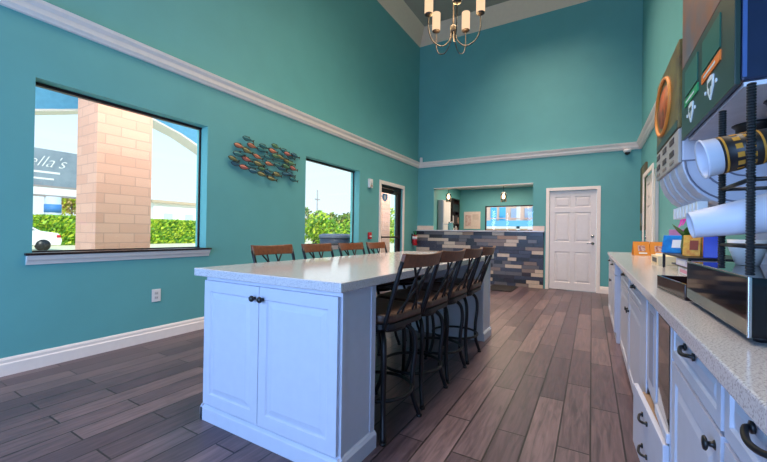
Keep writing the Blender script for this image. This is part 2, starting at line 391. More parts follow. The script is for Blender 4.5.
# ------------------------------------------------------------------ island
def knob(parent, x, y, z, axis='-Y'):
    bm = NB(); M = Matrix.Translation((x, y, z)) @ (Matrix.Rotation(PI/2, 4, 'X') if axis == '-Y' else Matrix.Rotation(-PI/2, 4, 'Y'))
    lathe(bm, [(.008, 0), (.006, .014), (.015, .018), (.017, .024), (.012, .032), (0, .034)], 14, 0, M); return obj('knob', bm, M_BLACKP, parent)
IX0, IX1 = -1.95, -.965
def island_cab(label, y, rz):
    t = thing('island_cabinet', label, 'cabinet', ((IX0+IX1)/2, y, 0), rz, 'island end cabinets')
    hw = (IX1-IX0)/2; D = .305
    bm = NB(); bx(bm, -hw, hw, 0.02, D, .0, .8345); obj('carcass', bm, M_WHITE, t)
    # base skirting around the foot
    bm = NB(); P = [(0, 0), (.02, 0), (.02, .07), (.01, .085), (0, .09)]
    prism(bm, [(.02-a, z) for a, z in P], -hw-.018, hw+.018, 'X'); prism(bm, [(hw+a, z) for a, z in P], .0, D, 'Y'); prism(bm, [(-hw-a, z) for a, z in P], .0, D, 'Y')
    obj('base_moulding', bm, M_WHITE, t)
    # applied frame on the side panels
    for s in (-1, 1):
        xa, xb = (hw, hw+.006) if s > 0 else (-hw-.006, -hw)
        for y0, y1 in ((.021, .045), (D-.04, D)): box_obj('side_trim', (xa, xb, y0, y1, .09, .833), M_WHITE, t)
    split = -.025
    for k, (a, b) in enumerate(((-hw+.006, split-.002), (split+.002, hw-.006))):
        d = NB(); panel_slab(d, a, b, .1, .812, 0, .0198, [(a+.055, b-.055, .16, .752)], .007, .016)
        dd = obj('door', d, M_WHITE, t)
        knob(dd, split-.03 if k == 0 else split+.03, 0, .752)
    return t
island_cab('white raised-panel cabinet at the near end of the island, two doors with black knobs', 1.265, 0)
island_cab('white cabinet at the far end of the island beyond the last bar stool', 4.0, PI)
o = box_obj('island_countertop', (-2.02, -.94, 1.245, 4.06, .835, .88), M_QUARTZ, None, .004); tag(o, 'long white speckled quartz island worktop resting on two end cabinets', 'countertop')

# ------------------------------------------------------------------ bar stools
def catmull(pts, n=6):
    pts = [Vector(p) for p in pts]; P = [pts[0]]+pts+[pts[-1]]; out = []
    for i in range(1, len(P)-2):
        for k in range(n):
            t = k/n; a, b, c, d = P[i-1:i+3]
            out.append(.5*((2*b)+(-a+c)*t+(2*a-5*b+4*c-d)*t*t+(-a+3*b-3*c+d)*t**3))
    out.append(pts[-1]); return out
def make_stool(label, group):
    """local: back towards +X, footprint centred on the origin"""
    t = thing('bar_stool', label, 'bar stool', (0, 0, 0), 0, group)
    for sx, sy in ((1, 1), (1, -1), (-1, 1), (-1, -1)):
        bm = NB(); path = [(.11, .11, .565), (.15, .15, .51), (.16, .16, .41), (.148, .148, .26), (.152, .152, .13), (.178, .185, .012)]
        tube(bm, catmull([(sx*a, sy*b, z) for a, b, z in path], 5), .0145, 8)
        lathe(bm, [(0, 0), (.018, 0), (.018, .012), (0, .014)], 10, 0, Matrix.Translation((sx*.178, sy*.185, 0)))
        obj('leg', bm, M_BLACK, t)
    bm = NB(); tube(bm, [(.202*math.cos(a*PI/16), .202*math.sin(a*PI/16), .2) for a in range(32)], .0105, 8, close=True); obj('footrest_ring', bm, M_BLACK, t)
    bm = NB(); lathe(bm, [(0, .555), (.16, .555), (.165, .57), (.09, .575), (.09, .592), (0, .592)], 24); obj('swivel_plate', bm, M_BLACK, t)
    # seat frame: rounded square band
    def rsq(h, r, n=6):
        return [(cx*(h-r)+r*math.cos(a0+k*PI/2/n), cy*(h-r)+r*math.sin(a0+k*PI/2/n)) for cx, cy, a0 in ((1, 1, 0), (-1, 1, PI/2), (-1, -1, PI), (1, -1, 3*PI/2)) for k in range(n+1)]
    bm = NB(); prism(bm, rsq(.203, .08), .592, .622, 'Z'); obj('seat_frame', bm, M_BLACK, t, .004)
    bm = NB(); prism(bm, rsq(.205, .085), .623, .676, 'Z'); obj('seat', bm, M_SEAT, t, .018, segs=3)
    # back
    def bk(s, u):   # point on the reclined back: s in -1..1 across, u 0..1 up
        z = .60+u*.36; x = .17+.12*u+.035*(1-s*s)*u
        return (x, s*(.183+.012*u), z)
    for s in (-1, 1):
        bm = NB(); tube(bm, [bk(s, u/8) for u in range(0, 9)], .0115, 8); obj('back_post', bm, M_BLACK, t)
    for s0, s1 in ((-.6, .72), (.6, -.72), (-.22, -.3), (.22, .3)):
        bm = NB(); tube(bm, [bk(s0+(s1-s0)*(1-u/8), .06+u/8*.92) for u in range(9)], .0065, 6); obj('back_slat', bm, M_BLACK, t)
    bm = NB(); tube(bm, [bk(-1+k/6, .07) for k in range(13)], .009, 8); obj('lower_back_rail', bm, M_BLACK, t)
    bm = NB(); n = 14
    A = []
    for k in range(n+1):
        s = -1.02+2.04*k/n; x, y, z = bk(s, 1); dip = .008*(1-s*s)
        for dx in (-.011, .011):
            A.append([bm.verts.new((x+dx-.010, y, z-.036)), bm.verts.new((x+dx+.012, y, z+.04-dip))])
    for k in range(n):
        a, b = A[2*k], A[2*k+1]; c2, d = A[2*k+2], A[2*k+3]
        for q in ((a[0], c2[0], c2[1], a[1]), (b[0], b[1], d[1], d[0]), (a[1], c2[1], d[1], b[1]), (a[0], b[0], d[0], c2[0])): bm.faces.new(q)
    for k in (0, n): bm.faces.new((A[2*k][0], A[2*k][1], A[2*k+1][1], A[2*k+1][0]))
    obj('top_rail', bm, M_WOOD, t, .005)
    return t
RG = 'bar stools along the aisle side of the island'; LG = 'bar stools along the window side of the island'
st = make_stool('nearest bar stool on the aisle side, beside the white end cabinet, wood top rail', RG)
st.location = (-1.085, 1.808, 0); st.rotation_euler = (0, 0, -.1)
order = [('second bar stool from the camera in the aisle row', 2.26, -.05), ('third bar stool from the camera in the aisle row', 2.71, -.04), ('farthest bar stool of the aisle row, against the far island cabinet', 3.165, .0)]
for lb, y, a in order: dup(st, (-1.08, y, 0), a, lb, RG)
for lb, y, a in (('leftmost bar stool of the window-side row, only its wooden back above the island', 1.93, 0), ('second from left of the window-side bar stools, back rail below the tall window', 2.45, .03),
                 ('third from left of the window-side bar stools, in front of the dark bin', 2.95, -.03), ('rightmost bar stool of the window-side row, nearest the glass door', 3.45, .02)):
    dup(st, (-1.82, y, 0), PI+a, lb, LG)

# ------------------------------------------------------------------ right-hand cabinet run
FX = .235
def rslab(bm, y0, y1, z0, z1, x, th, panels=True, inset=.055, d=.006, lip=.014):
    """slab facing -X between y0..y1"""
    b2 = NB(); w = y1-y0
    ps = [(inset, w-inset, z0+inset, z1-inset)] if panels and w > inset*3 and (z1-z0) > inset*3 else ([(.03, w-.03, z0+.03, z1-.03)] if panels else [])
    panel_slab(b2, 0, w, z0, z1, 0, th, ps, d, lip if z1-z0 > .25 else .009)
    M = Matrix.Translation((x, y1, 0)) @ Matrix.Rotation(-PI/2, 4, 'Z')
    bmesh.ops.transform(b2, matrix=M, verts=b2.verts)
    me = bpy.data.meshes.new('tmp'); b2.to_mesh(me); b2.free(); bm.from_mesh(me); bpy.data.meshes.remove(me)
def pull(parent, x, y, z, L=.1, M=None):
    bm = NB()
    tube(bm, catmull([(x, y-L/2, z), (x-.012, y-L/2+.006, z), (x-.018, y-L*.25, z-.004), (x-.021, y, z-.006), (x-.018, y+L*.25, z-.004), (x-.012, y+L/2-.006, z), (x, y+L/2, z)], 4), .0055, 8)
    for s in (-1, 1): lathe(bm, [(0, 0), (.010, 0), (.011, .005), (0, .006)], 10, 0, Matrix.Translation((x, y+s*L/2, z)) @ Matrix.Rotation(-PI/2, 4, 'Y'))
    if M is not None: bmesh.ops.transform(bm, matrix=M, verts=bm.verts)
    return obj('pull_handle', bm, M_BLACKP, parent)
def tknob(parent, x, y, z):
    bm = NB(); M = Matrix.Translation((x, y, z)) @ Matrix.Rotation(-PI/2, 4, 'Y')
    lathe(bm, [(.011, 0), (.006, .004), (.005, .012), (.012, .013), (.016, .016), (.014, .02), (0, .022)], 14, 0, M); return obj('knob', bm, M_BLACKP, parent)
def base_cab(label, y0, y1, fx=FX, doors=1, toe=True, knob_near=True, kz=.57):
    t = thing('base_cabinet', label, 'cabinet', (fx, y0, 0), 0, 'white base cabinets of the coffee counter')
    w = y1-y0
    bm = NB(); bx(bm, .02, XR-fx-.002, .001, w-.001, .09 if toe else 0, .8445)
    if toe: bx(bm, .055, XR-fx-.002, .001, w-.001, 0, .09)
    obj('carcass', bm, M_WHITE, t)
    cols = doors
    for k in range(cols):
        a, b = w*k/cols+.012, w*(k+1)/cols-.012
        bm = NB(); rslab(bm, a, b, .70, .83, 0, .0198); dr = obj('drawer', bm, M_WHITE, t); pull(dr, 0, (a+b)/2+.01, .787)
        bm = NB(); rslab(bm, a, b, .105, .688, 0, .0198); dd = obj('door', bm, M_WHITE, t)
        near = knob_near if cols == 1 else (k == 1)
        tknob(dd, 0, (a+.04) if near else (b-.04), kz)
    return t
base_cab('white base cabinet nearest the camera under the coffee counter, drawer handle at frame edge', .54, .985, knob_near=False, kz=.645)
base_cab('white base cabinet right of the dark glass front, one drawer over one door', .985, 1.53, kz=.65)
base_cab('white base cabinet farther along, just before the narrow shadowed recess', 3.135, 3.97, knob_near=True)
base_cab('white base cabinet beyond the slim post next to the dark glass front', 2.32, 3.135, knob_near=False)
base_cab('white base cabinet at the far end of the coffee counter, standing slightly proud', 4.4, 5.92, .21, 2, False)
base_cab('white base cabinet behind the picture edge, right of the nearest drawer', -.3, .54, doors=1)
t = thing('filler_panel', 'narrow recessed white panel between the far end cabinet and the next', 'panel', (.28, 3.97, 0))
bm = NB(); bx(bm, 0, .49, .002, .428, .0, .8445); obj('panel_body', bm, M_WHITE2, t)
bm = NB(); tube(bm, [(-.02, .06, .66), (-.02, .2, .66)], .008); bx(bm, -.02, 0, .06, .07, .655, .665); bx(bm, -.02, 0, .19, .2, .655, .665); obj('pull_handle', bm, M_BLACKP, t)
# appliance bay with dark glass front above a bottom drawer that stands a little open
t = thing('appliance_cabinet', 'white cabinet bay with dark reflective glass front above a slightly open bottom drawer', 'cabinet', (FX, 1.53, 0))
bm = NB(); w = .79
bx(bm, .3, XR-FX-.002, .001, w-.001, .0, .8445); bx(bm, .0, .3, .272, w-.001, 0.39, .8445); bx(bm, .0, .3, .62, w-.001, 0, .39); bx(bm, .0, .3, .001, .018, .09, .8445); bx(bm, .0, .3, .018, .272, .8, .8445); bx(bm, .02, .3, .018, .272, .395, .43); bx(bm, .055, .3, .018, .6, 0, .09)
obj('carcass', bm, M_WHITE, t)
bm = NB(); bx(bm, -.008, .0, .56, .78, .0, .84); obj('pilaster', bm, M_WHITE, t, .004)
bm = NB(); bx(bm, -.002, .29, .02, .271, .432, .798); obj('glass_front', bm, mat('dark smoked glass', (40, 26, 20), .05, var=.2, coat=.5), t, .003)
bm = NB(); bx(bm, -.006, .0, .275, .54, .432, .80); obj('side_frame', bm, M_WHITE, t, .004)
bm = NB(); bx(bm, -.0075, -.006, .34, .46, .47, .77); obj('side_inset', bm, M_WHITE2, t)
bm = NB(); bx(bm, -.01, .02, .015, .27, .395, .43); obj('ledge', bm, M_WHITE, t, .004)
Md = Matrix.Translation((.003, .025, 0)) @ Matrix.Rotation(math.radians(3.4), 4, 'Z')
bm = NB(); bx(bm, -.02, 0, 0, .585, .1, .385, 0, Md); dr = obj('drawer', bm, M_WHITE, t, .003)
bm = NB(); bx(bm, 0, .2, .02, .55, .12, .36, 0, Md); obj('drawer_box', bm, mat('pale birch wood', (150, 126, 106), .6), dr)
for z in (.335, .2): pull(dr, -.02, .3, z, .09, Md)
o = box_obj('coffee_countertop', (.195, XR-.002, -.32, 5.95, .845, .885), M_QUARTZ, None, .004); tag(o, 'long white speckled quartz counter along the right wall holding the drink machines', 'countertop')

# ------------------------------------------------------------------ drink machines
M_GREEN = mat('dark green panel', (34, 54, 48), .35, var=.08)
M_NAVY = mat('dark navy side panel', (14, 30, 62), .35, var=.1)
CT = .886
t = thing('coffee_dispenser', 'tall dark coffee dispenser with green front panel and shield marks, top right', 'coffee machine', (.3, 1.19, CT))
H0 = 1.475-CT
bm = NB(); bx(bm, .012, .46, 0, .6, H0+.012, 1.25); obj('machine_head', bm, M_NAVY, t, .006)
bm = NB(); bx(bm, .02, .46, .012, .59, H0, H0+.011); obj('underside', bm, mat('grey underside', (214, 214, 224), .5), t)
bm = NB(); bx(bm, .3, .455, .01, .59, 0.0, H0-.001); obj('rear_column', bm, mat('taupe splash panel', (150, 138, 134), .5), t, .004)
bm = NB(); bx(bm, 0, .012, .001, .599, H0+.004, 1.755-CT); fp = obj('front_panel', bm, M_GREEN, t, .002)
bm = NB(); bx(bm, .0, .012, .001, .599, 1.757-CT, 1.25); obj('picture_panel', bm, mat('coffee picture panel', (150, 84, 52), .35, rgb2=(96, 92, 104), scale=7), t, .002)
bm = NB(); bx(bm, .014, .022, -.003, 0, H0+.02, 1.25); obj('edge_strip', bm, mat('blue grey edge strip', (70, 96, 150), .3), t)
M_GLAB = mat('green label', (20, 150, 90), .5); M_OLAB = mat('orange label', (236, 120, 36), .5); M_SHW = mat('white shield print', (220, 226, 224), .5); M_BTN = mat('green button window', (34, 92, 74), .3)
for yc, lm in ((.44, M_GLAB), (.2, M_OLAB)):
    bm = NB(); bx(bm, -.003, 0, yc-.09, yc+.09, 1.625-CT, 1.72-CT); obj('selection_window', bm, M_BTN, fp)
    bm = NB(); bx(bm, -.003, 0, yc-.095, yc+.095, 1.588-CT, 1.616-CT); o = obj('flavour_label', bm, lm, fp)
    bm = NB(); bx(bm, -.0036, -.003, yc-.05, yc+.07, 1.598-CT, 1.605-CT); obj('label_print', bm, M_SHW, o)
    bm = NB(); z = 1.545-CT
    prism(bm, [(yc+.03, z+.03), (yc, z+.036), (yc-.03, z+.03), (yc-.028, z-.005), (yc, z-.036), (yc+.028, z-.005)], -.003, 0, 'X', 0)
    prism(bm, [(yc+.018, z+.018), (yc-.018, z+.018), (yc-.016, z+.002), (yc+.016, z+.002)], -.0036, -.003, 'X', 1)
    bx(bm, -.0036, -.003, yc-.003, yc+.003, z-.02, z+.002, 1)
    for s in (-1, 1): bx(bm, -.003, 0, yc+s*.055-.004, yc+s*.055+.004, z-.004, z+.006, 0)
    obj('shield_mark', bm, [M_SHW, M_GREEN], fp)
for y in (.16, .42):
    bm = NB(); lathe(bm, [(0, 0), (.05, 0), (.05, .05), (.06, .06), (0, .06)], 16, 0, Matrix.Translation((.16, y, H0-.061))); obj('dispense_nozzle', bm, M_BLACKP, t)
bm = NB(); bx(bm, .17, .3, .03, .57, H0-.05, H0-.001); obj('nozzle_shroud', bm, M_BLACKP, t, .004)

t = thing('juice_dispenser', 'white juice dispenser with rounded underside, button plate and orange fruit picture', 'juice machine', (.3, 1.85, CT))
bm = NB(); zz = lambda z: z-CT
prof = [(.46, zz(1.91)), (.012, zz(1.91)), (.012, zz(1.40)), (.018, zz(1.37)), (.035, zz(1.325)), (.065, zz(1.28)), (.105, zz(1.248)), (.15, zz(1.228)), (.2, zz(1.222)), (.46, zz(1.222))]
prism(bm, prof, 0, .56); bd = obj('body', bm, M_GREYPL, t, .006)
bm = NB()
for k, (r_, dx) in enumerate(((.13, 0), (.18, 0), (.075, 0))):
    pts = [(.012+.19-(r_)*math.cos(a), -.003, zz(1.41)-r_*math.sin(a)*.95) for a in [i*PI/2/10 for i in range(11)]]
    tube(bm, pts, .0035, 6)
bx(bm, .012, .35, -.003, .001, zz(1.408), zz(1.414)); obj('side_groove', bm, mat('grey seam', (110, 112, 130), .5), bd)
for y in (.12, .26, .4):
    bm = NB(); tube(bm, [(x-.001, y, z) for x, z in prof[2:9]], .007, 6); obj('front_rib', bm, mat('grey rib shade', (176, 174, 180), .45), bd)
bm = NB(); bx(bm, 0, .012, .0, .56, zz(1.405), zz(1.545)); bp_ = obj('button_plate', bm, mat('warm grey plate', (176, 168, 160), .5), t, .003)
for yy in (.13, .31, .49):
    for z in (1.515, 1.462, 1.43):
        bm = NB(); bx(bm, -.003, 0, yy-.045, yy+.045, zz(z)-.01, zz(z)+.014 if z > 1.45 else zz(z)+.002); obj('flavour_button', bm, mat('dark brown button', (74, 56, 54), .5) if z > 1.45 else mat('tan button', (140, 124, 112), .5), bp_)
bm = NB(); bx(bm, 0, .012, 0, .56, zz(1.55), zz(1.91)); pp = obj('picture_panel', bm, mat('green gold picture', (132, 112, 52), .4, rgb2=(92, 66, 38), scale=9), t, .002)
bm = NB(); pts = [(-.003, .36+.195*math.cos(a), zz(1.74)+.13*math.sin(a)) for a in [i*2*PI/24 for i in range(24)]]
tube(bm, pts, .009, 6, close=True); obj('orange_ring', bm, mat('orange ring print', (226, 132, 50), .5), pp)
bm = NB(); lathe(bm, [(0, 0), (.1, 0), (.1, .003), (0, .004)], 24, 0, Matrix.Translation((0, .34, zz(1.735))) @ Matrix.Rotation(-PI/2, 4, 'Y') @ Matrix.Diagonal((.95, 1.6, 1, 1))); obj('orange_slice', bm, mat('orange slice print', (206, 96, 40), .5, rgb2=(120, 60, 34), scale=14), pp)
bm = NB(); bx(bm, -.002, 0, .02, .54, zz(1.551), zz(1.585)); obj('lower_band', bm, M_GREEN, pp)
for y in [.05+.066*k for k in range(8)]: box_obj('nozzle', (.07, .105, y, y+.03, zz(1.195), zz(1.25)), mat('white nozzle', (240, 238, 234), .4), t, .003)
bm = NB(); bx(bm, .36, .455, .02, .54, 0, zz(1.2215)); obj('rear_column', bm, M_GREYPL, t, .004)
bm = NB(); bx(bm, .2, .455, .02, .54, -.0005, .04); obj('drip_tray', bm, M_BLACKP, t, .004)

# pod drawer: glossy black box with chrome edge
t = thing('pod_drawer', 'glossy black acrylic pod box with chrome edge at the counter front', 'storage box', (.277, 1.0, CT))
bm = NB(); bx(bm, 0, .3, 0, .55, .012, .135); obj('box_body', bm, M_GLOSSB, t, .004)
bm = NB(); bx(bm, -.002, .004, -.002, .006, .012, .137); bx(bm, -.002, .002, .006, .55, .134, .137); obj('chrome_edge', bm, M_CHROME, t, .001)
for x in (.03, .27):
    for y in (.04, .51):
        bm = NB(); lathe(bm, [(0, 0), (.012, 0), (.012, .012), (0, .013)], 10, 0, Matrix.Translation((x, y, 0))); obj('rubber_foot', bm, M_BLACKP, t)
t = thing('black_tray', 'low open dark brown tray on the counter left of the glossy pod box', 'tray', (.275, 1.565, CT), .11)
TW, TL = .24, .32
bm = NB(); bx(bm, 0, TW, 0, TL, 0, .008); bx(bm, 0, .01, 0, TL, .008, .055); bx(bm, TW-.01, TW, 0, TL, .008, .055); bx(bm, .01, TW-.01, 0, .01, .008, .055); bx(bm, .01, TW-.01, TL-.01, TL, .008, .055)
obj('tray_body', bm, mat('dark walnut gloss', (52, 34, 30), .15, var=.2, scale=8), t, .002)
bm = NB(); bx(bm, .011, TW-.011, .011, TL-.011, .0085, .014); obj('tray_liner', bm, M_BLACKP, t)

# cup rack
t = thing('cup_rack', 'black ribbed-post cup rack standing on the glossy pod box', 'rack', (.273, 1.005, CT+.138))
RZ = .4
for x, y in ((.012, .02), (.012, .21), (.2, .02), (.2, .21)):
    bm = NB(); prof = [(0, 0)]
    k = 0
    while k*.006 < RZ: prof += [(.006, k*.006), (.008, k*.006+.0015), (.008, k*.006+.0035), (.006, k*.006+.005)]; k += 1
    prof.append((0, RZ)); lathe(bm, prof, 10, 0, Matrix.Translation((x, y, 0)), smooth=False); obj('post', bm, M_BLACKP, t)
for z in (.06, .2):
    bm = NB()
    tube(bm, [(.012, .02, z), (.012, .21, z)], .005, 6); tube(bm, [(.2, .02, z), (.2, .21, z)], .005, 6)
    tube(bm, [(.012, .02, z), (.2, .02, z)], .005, 6); tube(bm, [(.012, .21, z), (.2, .21, z)], .005, 6)
    obj('rail', bm, M_BLACKP, t)
def cup(name, label, loc, tilt, r0, r1, L, mats, sleeve=None, mouth_first=True):
    t = thing(name, label, 'cup', loc, 0, 'paper cups lying in the cup rack')
    M = Matrix.Rotation(PI/2-tilt, 4, 'Y')   # local z -> +X
    bm = NB()
    if mouth_first: prof = [(0, L-.004), (r1-.004, L-.004), (r0-.003, .004), (r0+.002, 0), (r0+.003, .003), (r0, .007), (r1, L), (0, L)]
    else: prof = [(0, .006), (r0-.005, .006), (r0-.004, 0), (r0, 0), (r0, .004), (r1, L-.004), (r1+.003, L-.002), (r1, L), (r1-.003, L-.002), (r0-.003, .01), (0, .01)]
    lathe(bm, prof, 32, 0, M); obj('cup_body', bm, mats, t)
    if sleeve:
        a, b = sleeve; rr = lambda z: r0+(r1-r0)*z/L+.0008
        bm = NB(); lathe(bm, [(rr(a), a), (rr(a)+.0005, a), (rr(b)+.0005, b), (rr(b), b)], 32, 0, M); sl = obj('printed_band', bm, M_BLACKP, t)
        # gold block print rows
        bm = NB(); rn = random.Random(5)
        for ring, za in enumerate((a+.004, a+.022, a+.042, a+.066)):
            h = (.004, .012, .012, .004)[ring]; j = 0
            while j < 40:
                ln = 40 if h < .006 else rn.choice((1, 2, 2)); 
                if h < .006 or rn.random() < .75:
                    for q in range(ln):
                        a0, a1 = 2*PI*(j+q)/40, 2*PI*(j+q+(.75 if h > .006 and q == ln-1 else 1))/40
                        vs = [bm.verts.new(M @ Vector(((rr(z)+.0012)*math.cos(aa), (rr(z)+.0012)*math.sin(aa), z))) for z, aa in ((za, a0), (za, a1), (za+h, a1), (za+h, a0))]
                        bm.faces.new(vs)
                j += ln + (0 if h < .006 else 1)
        obj('gold_print', bm, mat('gold ink', (186, 128, 40), .4, var=.15), sl)
    return t
M_CUPW = mat('white paper cup', (200, 203, 218), .5, var=.02)
cup('paper_cup', 'black and gold printed paper cup lying open towards the aisle, upper rack tier', (.222, 1.105, 1.285), .2, .044, .032, .17, M_CUPW, (.03, .165))
cup('paper_cup', 'plain large white paper cup lying base-first in the lower rack tier', (.203, 1.105, 1.13), .2, .031, .046, .17, M_CUPW, None, False)
t = tag(obj('white_bowl', (lambda b: (lathe(b, [(0, 0), (.026, 0), (.042, .05), (.045, .075), (.043, .075), (.039, .05), (.024, .006), (0, .006)], 24), b)[1])(NB()), M_OUTLET, None, loc=(.4, 1.46, CT+.136)), 'small white plastic bowl on the pod box behind the cup rack', 'bowl')
for k, (x, y, a, m) in enumerate(((.4, 1.06, .5, mat('gold sachet foil', (170, 130, 60), .3)), (.43, 1.1, 1.0, M_PAPERW))):
    bm = NB(); bx(bm, -.035, .035, -.022, .022, 0, .006+.004*k); o = obj('sugar_sachet', bm, m, None, .002, loc=(x, y, CT+.1375)); o.rotation_euler = (0, 0, a)
    tag(o, ('gold foil sachet lying on the black pod box at the picture edge', 'white paper sachet lying on the black pod box')[k], 'sachet', 'sachets on the pod box')

# black riser with boxes and packets farther along the counter
t = thing('counter_riser', 'low black two-tier riser on the counter beyond the juice dispenser', 'riser', (.44, 2.44, CT))
bm = NB(); bx(bm, 0, .3, 0, .78, .096, .108); obj('top_board', bm, M_BLACKP, t, .002)
bm = NB(); bx(bm, .016, .284, .016, .55, .04, .05); obj('lower_board', bm, M_BLACKP, t, .002)
for y in (.0, .765):
    for x in (.0, .285): box_obj('riser_leg', (x, x+.015, y, y+.015, 0, .0955), M_BLACKP, t)
def smallbox(name, label, cat, dims, m, loc, rz=0, lid=None, group=None):
    t = thing(name, label, cat, loc, rz, group); x, y, z = dims
    bm = NB(); bx(bm, -x/2, x/2, -y/2, y/2, 0, z); obj('carton', bm, m, t, .002)
    if lid: 
        bm = NB(); bx(bm, -x/2-.0012, -x/2-.0002, -y*.32, y*.32, z*.25, z*.75); obj('printed_label', bm, lid, t)
    return t
M_LAV = mat('pale lavender carton', (206, 200, 220), .6); M_CREAM = mat('cream carton', (228, 208, 170), .6)
smallbox('tea_box', 'white and pink tea carton on the counter below the riser shelf', 'box', (.12, .28, .038), M_PAPERW, (.52, 2.66, CT), 0, mat('pink label', (216, 150, 170), .6), 'cartons at the riser')
smallbox('tea_box', 'pale lavender carton on the riser lower shelf', 'box', (.14, .3, .04), M_LAV, (.52, 2.66, CT+.051), 0, M_PAPERW, 'cartons at the riser')
smallbox('tea_box', 'cream carton with dark dot standing left of the riser', 'box', (.12, .36, .07), M_CREAM, (.5, 3.6, CT), 0, M_BLACKP, 'cartons at the riser')
RT = CT+.109
def packet(name, label, cat, loc, w, d, h, m, rz, band=None, top=None, group=None):
    t = thing(name, label, cat, loc, rz, group)
    bm = NB(); prism(bm, [(-d/2, 0), (d/2, 0), (d*.12, h), (-d*.12, h)], -w/2, w/2, 'Y'); obj('pouch', bm, m, t, .003)
    if band:
        bm = NB(); f = lambda z: -d/2+(d*.38)*z/h-.0015
        vs = [bm.verts.new(v) for v in ((f(h*.3), -w*.38, h*.3), (f(h*.3), w*.1, h*.3), (f(h*.75), w*.1, h*.75), (f(h*.75), -w*.38, h*.75))]; bm.faces.new(vs); obj('printed_band', bm, band, t)
    if top:
        bm = NB(); bx(bm, -.006, .006, -w*.3, w*.3, h, h+.04); obj('header_card', bm, top, t, .002)
    return t
packet('snack_packet', 'bright blue packet with pink header card on the black riser', 'packet', (.5, 3.1, RT), .15, .08, .12, mat('bright blue foil', (24, 140, 220), .35, rgb2=(30, 90, 170), scale=12), .95, M_PAPERW, mat('pink header', (206, 130, 170), .5))
packet('snack_packet', 'orange and yellow packet on the riser right of the orchid', 'packet', (.5, 2.66, RT), .08, .05, .12, mat('orange foil', (226, 130, 30), .35, rgb2=(240, 190, 70), scale=40), 1.1, mat('dark red print', (150, 60, 30), .5))
packet('snack_packet', 'second orange packet tucked beside the first, under the white cup', 'packet', (.58, 2.74, RT), .08, .05, .11, mat('deep orange foil', (210, 104, 26), .35, rgb2=(240, 170, 50), scale=45), 1.2)
packet('snack_packet', 'royal blue packet at the near end of the riser', 'packet', (.545, 2.5, RT), .06, .05, .12, mat('royal blue foil', (24, 60, 200), .35), 1.3)
# orchid in a glass vase
t = thing('orchid_vase', 'pink orchid with green leaves in a small glass vase on the riser', 'plant', (.52, 2.9, RT))
bm = NB(); lathe(bm, [(0, 0), (.03, 0), (.034, .05), (.028, .11), (.03, .12), (.027, .12), (.025, .11), (.03, .05), (.027, .005), (0, .005)], 18); obj('vase', bm, mat('olive glass', (96, 112, 70), .1), t)
bm = NB()
for a, L, b in ((0, .12, .05), (1.2, .1, .0), (2.4, .12, .02), (3.6, .13, .01), (4.8, .13, .0), (5.6, .1, .03)):
    P0 = Vector((0, 0, .1)); d = Vector((math.cos(a), math.sin(a), 0)); sd = Vector((-d.y, d.x, 0)); pr = None
    for k in range(6):
        u = k/5; c_ = P0+d*L*u*.7+Vector((0, 0, .1*u-b*u*u)); wd = .027*math.sin(PI*min(.97, u+.08)); cur = (bm.verts.new(c_+sd*wd), bm.verts.new(c_-sd*wd))
        if pr: bm.faces.new((pr[0], pr[1], cur[1], cur[0]))
        pr = cur
obj('leaves', bm, mat('orchid leaf green', (70, 116, 40), .45), t)
bm = NB(); tube(bm, catmull([(0, 0, .1), (.005, -.02, .17), (-.005, -.0, .225)], 4), .003, 6); obj('stem', bm, mat('stem green', (90, 120, 50), .5), t)
bm = NB()
for fx, fy, fz in ((-.005, 0, .225), (-.02, .04, .205), (-.015, -.03, .215)):
    for k in range(5):
        a = k*2*PI/5; M = Matrix.Translation((fx, fy, fz)) @ Matrix.Rotation(-PI/2+.3, 4, 'Y') @ Matrix.Rotation(a, 4, 'Z')
        vs = [bm.verts.new(M @ Vector(p)) for p in ((0, 0, 0), (.026, -.02, .004), (.05, 0, .006), (.026, .02, .004))]; bm.faces.new(vs)
obj('blossom', bm, mat('magenta petal', (216, 40, 190), .5), t)
# two orange tent cards at the far end
M_ORC = mat('orange card', (222, 136, 46), .6, var=.05)
for k, (x, y, rz, lb) in enumerate(((.5, 5.15, PI/2+.12, 'left orange tent card with printed picture at the far end of the counter'), (.66, 5.15, PI/2+.05, 'right orange tent card at the far end of the counter, partly behind cartons'))):
    t = thing('tent_card', lb, 'sign', (x, y, CT), rz, 'orange tent cards')
    bm = NB(); h = .16; d = .13
    for s in (-1, 1): prism(bm, [(s*d/2, 0), (s*d/2-s*.003, 0), (-s*.001, h), (s*.002, h)], -.078, .078, 'Y')
    obj('card', bm, M_ORC, t)
    bm = NB(); f = lambda z: -d/2+d/2*z/h-.002
    for z0, z1, y0, y1, mi in ((.05, .115, -.035, .035, 0), (.02, .035, -.05, .03, 1)):
        vs = [bm.verts.new(v) for v in ((f(z0), y0, z0), (f(z0), y1, z0), (f(z1), y1, z1), (f(z1), y0, z1))]; fc = bm.faces.new(vs); fc.material_index = mi
    obj('card_print', bm, [mat('card picture', (150, 70, 70), .6, rgb2=(220, 190, 180), scale=50), M_PAPERW], t)

# ------------------------------------------------------------------ wall-mounted things
t = thing('fish_art', 'metal wall sculpture of a school of small coloured fish on the teal wall', 'wall art', (XL+.03, 3.28, 2.0))
FM = [mat('teal enamel', (58, 124, 126), .45), mat('orange enamel', (196, 126, 96), .45), mat('olive gold enamel', (140, 136, 90), .45), mat('blue enamel', (58, 110, 128), .45), mat('copper red enamel', (186, 112, 100), .45), mat('green enamel', (96, 140, 100), .45)]
M_FE = mat('dark rust edge', (58, 46, 40), .5, .4)
